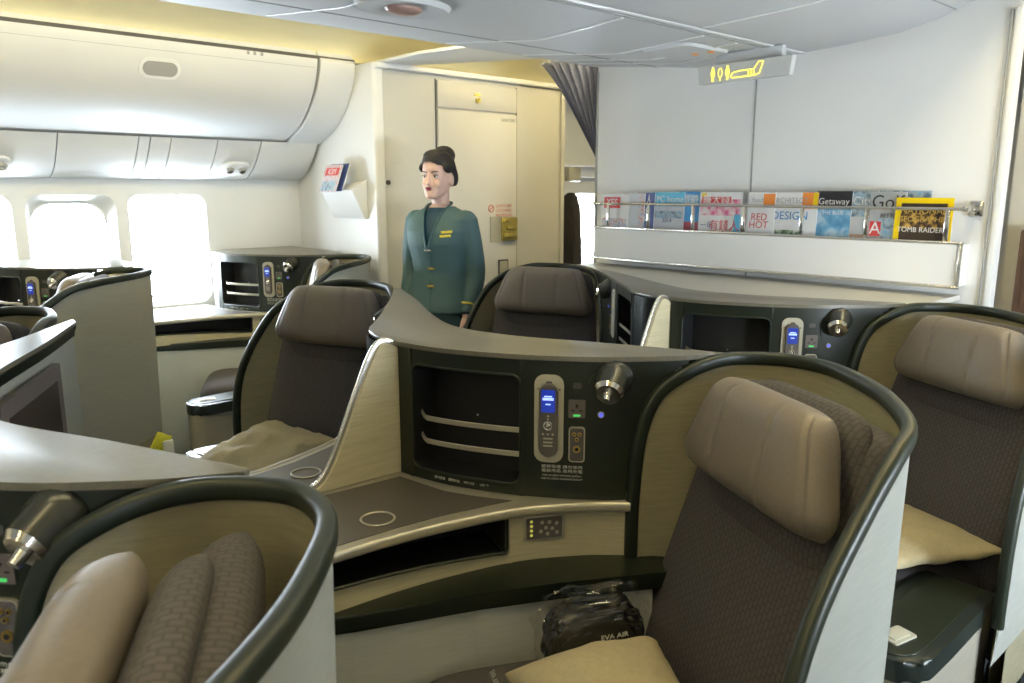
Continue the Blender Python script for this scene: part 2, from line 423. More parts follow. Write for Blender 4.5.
# ceiling flange that widens over the lavatory corner
bm = bmesh.new(); prism(bm, [(2.49, 4.12), (2.56, 4.10), (3.15, 3.10), (2.60, 3.075), (2.49, 3.55)], 2.188, 2.205, .004); struct('trim_%d' % k, bm, 'white', smooth=False); k += 1

# magazine bulkhead
bm = bmesh.new(); box(bm, (XB + .03, CY + .01, 1.15), (.06, 2.02, 2.3)); struct('wall_back', bm, 'wallw', smooth=False)
for (y, wd, mm, dx) in ((2.045, .008, 'seamg', .003), (3.018, .012, 'seamg', .010), (1.006, .022, 'seaml', .016), (1.03, .008, 'seamg', .018)):
    bm = bmesh.new(); box(bm, (XB - .001, y, 1.07), (dx, wd, 2.1), .0008); struct('trim_%d' % k, bm, mm); k += 1
# near aisle beyond the bulkhead: yellowish side panel and a brown cabinet
bm = bmesh.new(); box(bm, (3.52, .55, 1.2), (.05, .95, 2.4)); struct('wall_galley_right', bm, 'cream', smooth=False)
bm = bmesh.new(); box(bm, (3.44, .62, .67), (.10, .66, 1.34), .01); box(bm, (3.385, .62, .67), (.012, .60, 1.28), .004)
tag(new_obj('galley_cabinet', bm, 'brown'), 'tall brown galley cabinet at the right edge behind the bulkhead', 'cabinet')
bm = bmesh.new(); prism(bm, [(3.295, 2.98), (3.295, 1.10), (2.80, 1.09), (2.66, 1.13), (2.56, 1.30), (2.46, 1.52), (2.44, 1.71), (2.51, 1.90), (2.66, 2.20), (2.78, 2.49), (2.93, 2.52), (2.98, 2.80), (3.05, 2.98)], 1.065, 1.085)
tag(new_obj('shelf_panel', bm, 'cream', smooth=False), 'beige shelf panel filling the gap between the rear console and the magazine bulkhead', 'shelf')
# right aisle wall stub (opposite lavatory)
bm = bmesh.new(); box(bm, (3.2, -.55, 1.2), (.05, .75, 2.4)); struct('wall_return_right', bm, 'wallw', smooth=False)

# left transverse wall and lavatory block
bm = bmesh.new(); box(bm, (2.475, 4.435, 1.1), (.05, .97, 2.19), .004); struct('wall_left_return', bm, 'white', smooth=False)
bm = bmesh.new(); box(bm, (2.478, 3.955, 1.095), (.066, .04, 2.20), .015, seg=4); struct('trim_%d' % k, bm, 'seaml'); k += 1
LY = 3.95
bm = bmesh.new(); box(bm, (3.235, LY + .05, 1.08), (1.45, .1, 2.16)); struct('wall_lavatory', bm, 'cream', smooth=False)
bm = bmesh.new(); box(bm, (3.22, LY + .03, 2.175), (1.54, .16, .03), .006); struct('trim_%d' % k, bm, 'seaml'); k += 1
bm = bmesh.new(); box(bm, (3.95, LY + .47, 1.1), (.03, .98, 2.2)); struct('wall_lavatory_end', bm, 'cream', smooth=False)
for x in (2.88, 3.53):
    bm = bmesh.new(); box(bm, (x, LY - .002, 1.07), (.006, .006, 2.14)); struct('trim_%d' % k, bm, 'seam', smooth=False); k += 1
bm = bmesh.new(); box(bm, (3.205, LY - .008, .99), (.635, .014, 1.95), .003)
door = struct('door_1', bm, 'cream')
bm = bmesh.new(); box(bm, (3.205, LY - .008, 2.055), (.635, .014, .155), .003)
flap = struct('door_2', bm, 'cream')
def onlav(x, z, dy=.016): return frame((x, LY - dy, z), (1, 0, 0), (0, 0, 1))
bm = bmesh.new(); plate(bm, .22, .165, .006, .006, mi=0); new_obj('latch_recess', bm, 'bezel', door, matrix=onlav(3.40, 1.235))
bm = bmesh.new(); plate(bm, .135, .15, .014, .008, mi=0); box(bm, (-.035, .055, .02), (.05, .02, .02), .004); box(bm, (.0, -.045, .018), (.11, .03, .012), .004); box(bm, (.015, .005, .018), (.075, .025, .01), .004)
new_obj('latch', bm, 'gold', door, matrix=onlav(3.445, 1.235, .022))
bm = bmesh.new(); plate(bm, .085, .12, .006, .006); new_obj('ashtray_frame', bm, 'seam', door, matrix=onlav(3.40, .975))
bm = bmesh.new(); plate(bm, .065, .10, .008, .006); new_obj('ashtray', bm, 'bezel', door, matrix=onlav(3.40, .975, .018))
text('LAVATORY', .03, 'red', door, onlav(3.41, 1.385), 'notice_lettering', sx=.9)
text('OCCUPIED', .03, 'red', door, onlav(3.41, 1.355), 'notice_lettering', sx=.9)
text('NO SMOKING', .026, 'red', door, onlav(3.41, 1.325), 'notice_lettering', sx=.85)
for q in ('a',):
    bm = bmesh.new(); pth = [V((.022 * math.cos(2 * PI * i / 20), .022 * math.sin(2 * PI * i / 20), 0)) for i in range(20)]
    tube(bm, pth, .003, 6, closed=True); box(bm, (0, 0, 0), (.04, .005, .003), rot=Matrix.Rotation(.7, 3, 'Z'))
    new_obj('no_smoking_mark', bm, 'red', door, matrix=onlav(3.30, 1.37))
text('LAVATORY', .03, 'seamg', door, onlav(3.45, 1.93), 'small_lettering', sx=.8)
bm = bmesh.new(); plate(bm, .05, .016, .004, .003, c=(0, .035)); cyl(bm, (0, 0, 0), (0, 0, .02), .016); cyl(bm, (0, .003, .02), (0, .003, .026), .008)
new_obj('flap_latch', bm, 'gold', flap, matrix=onlav(3.19, 2.035))
bm = bmesh.new(); cyl(bm, (0, 0, 0), (0, 0, .008), .014); tag(new_obj('door_stop', bm, 'seam', matrix=onlav(2.53, 1.53, .001)), 'small round dark stop on the cream lavatory wall', 'stop')

# far doorway beyond the lavatory
bm = bmesh.new(); box(bm, (5.3, 4.87, 1.95), (1.6, .08, .7), .01); struct('trim_%d' % k, bm, 'white'); k += 1
bm = bmesh.new(); box(bm, (5.1, 4.78, 1.70), (1.5, .10, .02), .004); struct('trim_%d' % k, bm, 'seaml'); k += 1
bm = bmesh.new()
for i, (z, wd, dp) in enumerate(((1.44, .10, .07), (1.36, .20, .10), (1.1, .23, .12), (.8, .25, .13), (.45, .26, .13))): pass
rings = [[V((4.565 + .30 * wd * math.cos(a) * (1 + .08 * math.sin(5 * a)), 4.45 + dp * math.sin(a) * (1 + .08 * math.sin(7 * a)), z)) for a in [2 * PI * i / 28 for i in range(28)]] for z, wd, dp in ((1.47, .03, .03), (1.44, .10, .07), (1.36, .17, .10), (1.1, .18, .12), (.8, .2, .13), (.45, .2, .13))]
loft(bm, rings); co = tag(new_obj('hanging_coat', bm, 'coat'), 'dark coat hanging beside the bright doorway beyond the lavatory', 'coat')
bm = bmesh.new(); box(bm, (4.75, 4.62, 1.62), (.14, .08, .12), .01); tag(new_obj('wall_box', bm, 'bezel'), 'small beige box on the far wall above the hanging coat', 'box')

# ------------------------------------------------------------------ overhead bins, service panels (left side)
bprof = [(4.14, 2.205), (4.145, 2.17), (4.165, 2.11), (4.215, 2.02), (4.30, 1.925), (4.42, 1.845), (4.60, 1.778)]
bs = catmull([V((0, y, z)) for y, z in bprof], 5)
def bin_mesh(x0, x1, grow=0.):
    bm = bmesh.new()
    pr = [(p.y - grow, p.z - grow * .6) for p in bs] + [(4.88, 1.778 - grow * .6), (4.88, 2.25), (4.17, 2.25)]
    xs = [x0, x0 + .006, x1 - .006, x1]
    rings = []
    cy = sum(p[0] for p in pr) / len(pr); cz = sum(p[1] for p in pr) / len(pr)
    for i, x in enumerate(xs):
        f = .99 if i in (0, 3) else 1
        rings.append([V((x, cy + (y - cy) * f, cz + (z - cz) * f)) for y, z in pr])
    loft(bm, rings)
    return bm
def on_bin(x, i, off=.0):
    p, q = bs[i], bs[i + 1]; t = (q - p).normalized(); nrm = V((0, t.z, -t.y)); 
    if nrm.y > 0: nrm = -nrm
    return frame((x, p.y + nrm.y * off, p.z + nrm.z * off), (1, 0, 0), -t)
b1 = thing('overhead_bin', 'long white overhead luggage bin with a recessed latch, above the left windows', 'luggage bin', (1.2, 4.4, 1.78))
def under(o, parent):
    o.parent = parent; o.location = V(o.location) - V(parent.location); return o
o = under(new_obj('bin_body', bin_mesh(.30, 2.215), 'bin'), b1)
bm = bmesh.new(); plate(bm, .20, .105, .004, .05, n=8); o = under(new_obj('latch_surround', bm, 'seaml', matrix=on_bin(1.375, 12, .001)), b1)
bm = bmesh.new(); plate(bm, .165, .072, .003, .035, n=8, z=.004); l2 = under(new_obj('latch_recess', bm, 'seamg', matrix=on_bin(1.375, 12, .001)), b1)
bm = bmesh.new(); plate(bm, .15, .030, .006, .014, n=6, z=.005, c=(0, .012)); under(new_obj('latch_handle', bm, 'seamg', matrix=on_bin(1.375, 12, .001)), b1)
mm_ = on_bin(1.86, 2, .003)
for cx in (-.045, -.01, .03):
    bm = bmesh.new(); plate(bm, .015, .018, .001, .003, c=(cx, 0)); under(new_obj('pictogram', bm, 'seamg', matrix=mm_), b1)
bm = bmesh.new(); sweep(bm, [V((x, 4.148, 2.158)) for x in (.31, 2.2)], rrect(.001, .002, .0004, 1)); under(new_obj('top_seam', bm, 'seamg'), b1)
b0 = thing('overhead_bin', 'white overhead luggage bin cut off by the left edge of the picture', 'luggage bin', (-.6, 4.4, 1.78))
under(new_obj('bin_body', bin_mesh(-1.6, .292), 'bin'), b0)
bm = bmesh.new(); plate(bm, .20, .105, .004, .05, n=8); under(new_obj('latch_surround', bm, 'seaml', matrix=on_bin(-.6, 10, .001)), b0)
e1 = thing('bin_end_fairing', 'curved white fairing closing the overhead bin row beside the wall', 'fairing', (2.33, 4.4, 1.7))
under(new_obj('fairing_body', bin_mesh(2.228, 2.447, .012), 'bin'), e1)
# dark gap strip above the bins
bm = bmesh.new(); box(bm, (-.2, 4.150, 2.214), (5.3, .02, .018)); struct('trim_%d' % k, bm, 'seam', smooth=False); k += 1
# right bins (other side, behind the camera)
b2 = thing('overhead_bin', 'white overhead luggage bin along the near side of the cabin', 'luggage bin', (0, -.4, 1.78))
bmr = bin_mesh(-2.5, 3.0)
for v in bmr.verts: v.co.y = 2 * CY - v.co.y
under(new_obj('bin_body', bmr, 'bin'), b2)
# passenger service panels
pso = [(4.585, 1.772), (4.64, 1.70), (4.72, 1.62), (4.82, 1.565), (4.915, 1.55)]
pp = catmull([V((0, y, z)) for y, z in pso], 4)
edges = [-1.5, -.2, .42, .98, 1.37, 1.43, 1.54, 1.80, 2.06, 2.43]
seg_lab = ['white ceiling service panel at the left edge, above the windows', 'plain white service panel left of the paired narrow panels']
for a, b in zip(edges, edges[1:]):
    bm = bmesh.new()
    R = loft(bm, [[V((x, p.y, p.z)) for p in pp] + [V((x, 4.915, 1.76))] for x in (a + .003, b - .003)], True, True)
    t_ = new_obj('service_panel', bm, 'bin', angle=30)
    lab = {-1.5: 'service panel left outside the frame', -.2: 'white service panel at the far left carrying a reading light'}.get(a)
    tag(t_, 'white service panel under the bins, %s' % {-1.5: 'farthest behind the left frame edge', -.2: 'just beyond the left frame edge', .42: 'holding the reading light at the left edge', .98: 'wide plain one right of the left-edge light',
        1.37: 'narrowest one in the middle', 1.43: 'second narrow one just right of the narrowest', 1.54: 'plain one left of the right-hand reading light', 1.80: 'holding the right-hand reading light', 2.06: 'last one beside the wall'}[a], 'panel', 'service panels under the bins')
def psu(x, label):
    i = 8; p, q = pp[i], pp[i + 1]; t = (q - p).normalized(); nr = V((0, t.z, -t.y)); nr = -nr if nr.z > 0 else nr
    Mx = frame((x, p.y + nr.y * .001, p.z + nr.z * .001), (1, 0, 0), -t)
    u = thing('reading_light_unit', label, 'reading light', Mx.translation)
    def add(nm, bm, m_): o = new_obj(nm, bm, m_, u); mm2 = Mx.copy(); mm2.translation = (0, 0, 0); o.matrix_basis = mm2; return o
    bm = bmesh.new(); rr = [rrect(.17, .125, .05, 6), rrect(.165, .12, .05, 6), rrect(.13, .09, .04, 6)]
    loft(bm, [[V((a_[0], a_[1], zz)) for a_ in r] for r, zz in zip(rr, (0, .014, .018))]); add('housing', bm, 'seaml')
    for cx in (-.035, .04):
        bm = bmesh.new(); cyl(bm, (cx, 0, .018), (cx, 0, .03), .028, .022); add('light_spot', bm, 'seamg')
        bm = bmesh.new(); cyl(bm, (cx, 0, .03), (cx, 0, .033), .016); add('light_lens', bm, 'chrome')
psu(1.94, 'oval white reading light unit above the wall right of the windows')
psu(.70, 'oval white reading light unit at the left edge of the picture')

# ------------------------------------------------------------------ wall pocket and magazines on the left return wall
pk = thing('magazine_pocket', 'small white wall pocket holding magazines beside the lavatory corner', 'magazine pocket', (2.40, 4.25, 1.31))
bm = bmesh.new()   # wedge open at the top
y0, y1 = 4.05, 4.42; zt, zb = 1.515, 1.32; xw = 2.449; d_t, d_b = .10, .02
def wp(a, y, z): return V((xw - a, y, z))
loft(bm, [[wp(0, y, zb), wp(d_b, y, zb), wp(d_t, y, zt - .03), wp(0, y, zt + (.03 if y == y0 else .0))] for y in (y0, y1)])
under(new_obj('pocket', bm, 'white', smooth=False), pk)
def magazine(name_label, w_, h_, Mx, cover, blocks=(), titles=(), group='magazines in the bulkhead rack', t=.006):
    """cover faces local +z; origin at the centre"""
    g = thing('magazine', name_label, 'magazine', Mx.translation, group=group)
    R = Mx.copy(); R.translation = (0, 0, 0)
    bm = bmesh.new(); box(bm, (0, 0, -t / 2), (w_, h_, t), .001, 0); new_obj('pages', bm, 'paper', g, matrix=R)
    bm = bmesh.new(); box(bm, (0, 0, .0003), (w_ * 1.005, h_ * 1.005, .0006), 0, 0)
    mats = [cover]
    for i, (cx, cy, bw, bh, mm) in enumerate(blocks):
        mats.append(mm); box(bm, (cx * w_, cy * h_, .0007 + .0001 * i), (bw * w_, bh * h_, .0004), 0, i + 1)
    new_obj('cover', bm, mats, g, matrix=R, smooth=False)
    for (s, cx, cy, size, mm, sx) in titles:
        T = R @ Matrix.Translation((cx * w_, cy * h_, .0016)); text(s, size, mm, g, T, 'title', .0003, sx=sx)
    return g
def flat(name, c, r=.3): return mat(name, c, r, kind='noise', scale=40, amt=.04)
C_ = dict(red=flat('ink_red', (.60, .05, .05)), dred=flat('ink_dark_red', (.35, .04, .06)), pink=flat('ink_pink', (.75, .35, .42)), white=flat('ink_white', (.74, .73, .72)), navy=flat('ink_navy', (.05, .08, .26)),
          blue=flat('ink_blue', (.03, .25, .55)), cyan=flat('ink_cyan', (.10, .45, .68)), black=flat('ink_black', (.015, .015, .02)), orange=flat('ink_orange', (.80, .25, .04)), yellow=flat('ink_yellow', (.80, .56, .0)),
          grey=flat('ink_grey', (.36, .37, .37)), pale=flat('ink_pale', (.56, .58, .62)), tan=flat('ink_tan', (.50, .33, .22)), green=flat('ink_green', (.12, .25, .12)), dbrown=flat('ink_brown', (.045, .03, .02)), gold=flat('ink_gold', (.55, .36, .08)))
ph = dict(sky=photo_mat('photo_sky', (.08, .25, .45), (.15, .38, .60), (.45, .6, .7), 14), crowd=photo_mat('photo_crowd', (.5, .25, .25), (.7, .6, .58), (.35, .45, .6), 40), warm=photo_mat('photo_warm', (.10, .04, .03), (.6, .2, .08), (.75, .6, .4), 30),
          leaf=photo_mat('photo_leaf', (.06, .12, .05), (.2, .3, .18), (.7, .7, .65), 30), dark=photo_mat('photo_dark', (.015, .012, .01), (.12, .06, .02), (.55, .35, .08), 45), bluegrey=photo_mat('photo_bluegrey', (.12, .2, .3), (.4, .48, .52), (.2, .4, .6), 30),
          pinkp=photo_mat('photo_pink', (.65, .1, .25), (.75, .45, .5), (.72, .66, .66), 30))
tl = Matrix.Rotation(math.radians(-90), 4, 'Z')
mm0 = frame((2.335, 4.27, 1.555), (.0, -1, 0), (.35, 0, .94))
magazine('magazine with a red photo cover leaning in the small wall pocket', .20, .17, mm0, ph['crowd'], [(0, .25, .8, .28, C_['red']), (0, -.28, .8, .34, ph['bluegrey'])], [('KSM', 0, .24, .05, C_['white'], 1.)], 'magazines in the wall pocket')
mm0 = frame((2.36, 4.245, 1.56), (.0, -1, 0), (.35, 0, .94))
magazine('blue edged magazine standing behind the red one in the wall pocket', .215, .17, mm0, C_['navy'], [], [], 'magazines in the wall pocket')

# ------------------------------------------------------------------ magazine rack on the bulkhead
rk = thing('magazine_rack', 'long white magazine rack with chrome rail across the white bulkhead', 'magazine rack', (XB, 2.0, 1.12))
bm = bmesh.new()
sect = [(XB, 1.125), (XB - .125, 1.125), (XB - .135, 1.285), (XB - .127, 1.285), (XB - .118, 1.14), (XB, 1.14)]
loft(bm, [[V((x, y, z)) for x, z in sect] for y in (1.085, 2.905)]); box(bm, (XB - .065, 1.09, 1.205), (.125, .012, .155), .002); box(bm, (XB - .065, 2.90, 1.205), (.125, .012, .155), .002)
under(new_obj('pocket', bm, 'wallw', smooth=False), rk)
for z, nm in ((1.29, 'top_edge'), (1.125, 'bottom_edge')):
    bm = bmesh.new(); box(bm, (XB - .132, 1.99, z), (.016, 1.85, .013), .004); under(new_obj(nm, bm, 'silver'), rk)
bm = bmesh.new(); box(bm, (XB - .13, 1.073, 1.207), (.018, .010, .175), .003); under(new_obj('corner_edge', bm, 'silver'), rk)
bm = bmesh.new(); tube(bm, [V((XB - .13, y, 1.415)) for y in (1.06, 2.0, 2.93)], .0065, 12); under(new_obj('rail', bm, 'chrome'), rk)
bm = bmesh.new(); box(bm, (XB - .065, 1.075, 1.415), (.14, .022, .02), .005); box(bm, (XB - .008, 1.075, 1.415), (.014, .05, .06), .006); under(new_obj('rail_bracket', bm, 'chrome'), rk)
bm = bmesh.new(); box(bm, (XB - .065, 2.915, 1.415), (.14, .016, .014), .004); under(new_obj('rail_bracket', bm, 'chrome'), rk)
for y in (2.81, 2.54, 2.27, 1.99, 1.71, 1.43, 1.13):
    bm = bmesh.new(); box(bm, (XB - .13, y, 1.35), (.012, .016, .125), .003); under(new_obj('rail_post', bm, 'chrome'), rk)
def rackmag(label, ya, yb, top, dx, cover, blocks=(), titles=()):
    """ya left (large Y) .. yb right; full magazine keeps its real width, dx = distance in front of the wall"""
    h = .29; wd = abs(ya - yb); zc = top - h / 2
    Mx = frame((XB - dx, (ya + yb) / 2, zc), (0, -1, 0), (.05, 0, 1))
    return magazine(label, wd, h, Mx, cover, blocks, titles)
W = 'in the bulkhead rack'
rackmag('red and white magazine, leftmost in the bulkhead rack', 2.89, 2.70, 1.462, .100, C_['white'], [(-.1, .36, .6, .2, C_['red']), (0, -.02, .9, .2, ph['crowd']), (0, -.25, .9, .28, ph['crowd'])], [('YES', -.1, .36, .05, C_['white'], 1)])
rackmag('pale magazine with a faint figure, beside the red leftmost one', 2.74, 2.60, 1.47, .094, ph['crowd'], [(0, .1, .5, .8, C_['pale'])])
rackmag('navy magazine with white characters, left of the blue computer magazine', 2.66, 2.54, 1.472, .088, C_['navy'], [], [('大人', 0, .36, .06, C_['white'], .8), ('誌', 0, .1, .08, C_['white'], .9)])
rackmag('blue and white computer magazine with white title letters on cyan', 2.56, 2.36, 1.475, .082, C_['pale'], [(0, .38, 1, .24, C_['cyan']), (0, .12, .9, .12, ph['bluegrey'])], [('PC home', .06, .38, .044, C_['white'], 1.), ('2014', 0, .02, .03, C_['navy'], 1.)])
rackmag('bright blue magazine with a red lower corner, right of the computer magazine', 2.40, 2.26, 1.478, .076, C_['blue'], [(0, .36, .8, .2, ph['sky']), (0, -.1, .8, .2, C_['dred'])], [('旅遊', 0, .36, .05, C_['white'], 1.)])
rackmag('pink and white magazine with red characters, left of the rack middle', 2.265, 2.035, 1.475, .088, C_['white'], [(0, .26, .96, .26, ph['pinkp']), (-.1, .38, .7, .1, C_['red']), (.42, -.1, .14, .5, C_['cyan']), (-.4, .46, .12, .06, C_['yellow'])], [('賺大錢', -.1, .37, .05, C_['white'], 1.), ('有錢人', .12, -.04, .055, C_['red'], 1.), ('一年', -.3, -.04, .035, C_['navy'], 1.), ('大全集', .1, -.2, .05, C_['red'], 1.)])
rackmag('white magazine with orange lettering, just right of the wall seam', 1.995, 1.86, 1.475, .098, C_['white'], [(.28, .38, .42, .2, C_['orange']), (.2, -.2, .5, .14, ph['warm'])], [('RED', -.05, .12, .045, C_['red'], 1.), ('HOT', -.05, 0, .045, C_['red'], 1.), ('food', -.15, .38, .03, C_['grey'], 1.)])
rackmag('white architecture and design magazine with blue lettering and orange disc', 1.865, 1.665, 1.475, .092, C_['white'], [(.33, .38, .36, .24, C_['orange']), (.45, .38, .1, .24, C_['yellow']), (-.1, -.15, .7, .18, ph['leaf'])], [('ARCHITECT', -.15, .38, .032, C_['grey'], 1.), ('DESIGN', -.12, .15, .05, C_['blue'], 1.)])
rackmag('black topped magazine with a blue lower cover, right of the orange disc', 1.675, 1.52, 1.478, .085, ph['sky'], [(0, .38, 1, .26, C_['black'])], [('Getaway', 0, .36, .038, C_['white'], 1.), ('THE BLUE', 0, .2, .022, C_['white'], 1.)])
rackmag('pale blue magazine with a sandy lower half, left of the golf magazine', 1.535, 1.42, 1.48, .078, ph['bluegrey'], [(0, .02, 1, .25, C_['pale']), (0, -.18, 1, .16, C_['tan'])], [('City', 0, .36, .05, C_['white'], 1.)])
rackmag('grey golf magazine with a large red letter A', 1.44, 1.30, 1.477, .098, C_['grey'], [(.1, .0, .6, .3, ph['bluegrey']), (-.28, .0, .32, .2, C_['red'])], [('Golf', 0, .36, .075, C_['black'], .95), ('A', -.28, .0, .07, C_['white'], 1.), ('BETTER', .1, .18, .022, C_['black'], 1.)])
rackmag('yellow bordered magazine with dark cover, rightmost in the bulkhead rack', 1.33, 1.12, 1.455, .112, C_['yellow'], [(0, 0, .80, .86, C_['dbrown']), (0, .2, .78, .2, ph['dark']), (0, -.08, .78, .014, C_['yellow']), (0, -.22, .7, .2, ph['dark'])], [('NATIONAL', 0, .33, .034, C_['gold'], 1.), ('GEOGRAPHIC', 0, .22, .030, C_['gold'], 1.), ('TOMB RAIDERS', 0, .08, .028, C_['white'], .95)])
rackmag('dark blue magazine standing at the back behind the yellow bordered one', 1.42, 1.22, 1.482, .066, ph['bluegrey'])

# ------------------------------------------------------------------ illuminated lavatory sign under the ceiling
sg = thing('lavatory_sign', 'illuminated white lavatory sign hanging under the ceiling', 'sign', (3.0, 1.93, 1.94))
R0 = frame((0, 0, 0), (0, -1, 0), (.0, 0, 1))
bm = bmesh.new(); o = [(-.215, .0), (.215, .0), (.225, .075), (-.225, .075)]
loft(bm, [[V((p[0], p[1], z)) for p in o] for z in (-.03, .0)]); new_obj('sign_body', bm, 'sign', sg, smooth=False, matrix=R0)
bm = bmesh.new(); box(bm, (0, .10, -.05), (.32, .055, .03), .006); new_obj('sign_mount', bm, 'ceil', sg, matrix=R0)
def pict(x, kind):
    bm = bmesh.new()
    if kind == 'solid': ell(bm, (x, .040, .002), (.011, .018, .002), seg=12); ell(bm, (x, .061, .002), (.006, .006, .002), seg=10); box(bm, (x, .018, .002), (.009, .020, .003), .001)
    else:
        tube(bm, [V((x + .010 * math.cos(a), .040 + .019 * math.sin(a), .002)) for a in [2 * PI * i / 16 for i in range(16)]], .0016, 6, closed=True); box(bm, (x, .016, .002), (.005, .016, .003), .001)
    new_obj('figure_symbol', bm, 'signy', sg, matrix=R0)
pict(-.145, 'solid'); pict(-.108, 'open'); pict(-.072, 'solid')
bm = bmesh.new()
pts = [(-.058, .03), (-.045, .05), (-.01, .055), (.055, .055), (.075, .088), (.097, .088), (.086, .05), (.082, .033), (.06, .024), (-.045, .024)]
tube(bm, [V((p[0] * 1., p[1] * .82 - .006, .002)) for p in pts], .0024, 6, closed=True); box(bm, (.030, .026, .002), (.004, .015, .003)); box(bm, (.042, .026, .002), (.004, .015, .003)); box(bm, (.055, .026, .002), (.004, .015, .003))
new_obj('aircraft_symbol', bm, 'signy', sg, matrix=R0)
for i, (dx, dy) in enumerate(((.14, 2.06), (.14, 2.00))):
    pass

# round ceiling speaker / light above the attendant
cl = thing('ceiling_fixture', 'oval recessed ceiling fixture with a dome tinted by a reddish reflection at the top edge', 'ceiling light', (1.50, 2.22, 2.062))
bm = bmesh.new(); rr = [circ(.17, 32, .12), circ(.16, 32, .112), circ(.12, 32, .08)]
loft(bm, [[V((a[0], a[1], z)) for a in r] for r, z in zip(rr, (.005, -.012, -.006))]); new_obj('bezel', bm, 'ceil', cl)
bm = bmesh.new(); ell(bm, (0, 0, -.008), (.065, .05, .02)); new_obj('dome', bm, mat('dome_red_reflection', (.40, .25, .21), .3, kind='noise'), cl)  # reddish reflection put into the dome's base colour
# second fixture near the sign: wash of the amber lamps
bm = bmesh.new(); rr = [rrect(.34, .26, .05, 5), rrect(.32, .24, .05, 5)]
loft(bm, [[V((2.86 + a[0], 2.12 + a[1], z)) for a in r] for r, z in zip(rr, (2.075, 2.055))]); fx = tag(new_obj('ceiling_speaker_panel', bm, 'ceil'), 'white panel with small amber lamps on the ceiling above the lit sign', 'ceiling panel')
for (ax, ay) in ((2.90, 2.10), (2.90, 2.02)):
    bm = bmesh.new(); cyl(bm, (ax, ay, 2.056), (ax, ay, 2.050), .014); o = new_obj('amber_lamp', bm, 'amber', fx)

# ------------------------------------------------------------------ curtain
bm = bmesh.new()
def curt(u, v):
    # u along the top (0 = left end, 1 = bulkhead side), v from top to bottom; gathered toward the bulkhead edge
    yt = 3.56 + (3.035 - 3.56) * u; yb = 3.10 + (3.035 - 3.10) * u
    g = v ** .85; y = yt + (yb - yt) * g
    pl = .034 * math.sin(u * 2 * PI * 8 + v * .8) * (1 - .3 * v)
    return V((3.38 + pl + .01 * v, y + .006 * math.sin(u * 2 * PI * 9 + 1.2), 2.23 - v * .56))
grid(bm, curt, 120, 24); bmesh.ops.solidify(bm, geom=bm.faces[:], thickness=.002)
tag(new_obj('curtain', bm, 'curt'), 'dark navy pleated curtain gathered at the left bulkhead edge', 'curtain')

# ------------------------------------------------------------------ business class seats
# prototype plan coordinates = world coordinates of the row that holds the large near seat
RIM_R = [(1.325, 1.085, .50), (1.325, 1.085, .66), (1.326, 1.084, .80), (1.338, 1.076, .95), (1.37, 1.055, 1.045), (1.425, 1.02, 1.095), (1.49, .99, 1.118), (1.56, .955, 1.12), (1.615, .875, 1.12), (1.60, .765, 1.12), (1.515, .65, 1.12), (1.42, .56, 1.12), (1.29, .475, 1.115),
         (1.19, .452, 1.095), (1.09, .45, 1.03), (.98, .45, .935), (.915, .45, .83), (.875, .45, .70), (.862, .45, .56), (.86, .45, .45)]
RIM_L = [(1.50, 2.325, .50), (1.50, 2.325, .66), (1.50, 2.326, .80), (1.512, 2.345, .95), (1.54, 2.385, 1.045), (1.59, 2.45, 1.095), (1.63, 2.53, 1.118), (1.675, 2.63, 1.12), (1.69, 2.78, 1.12), (1.655, 2.86, 1.12), (1.59, 2.915, 1.118), (1.49, 2.955, 1.095),
         (1.42, 2.975, 1.062), (1.357, 2.985, 1.02), (1.30, 2.99, .955), (1.243, 2.99, .873), (1.196, 2.99, .775), (1.175, 2.99, .68), (1.167, 2.99, .58), (1.165, 2.99, .45)]
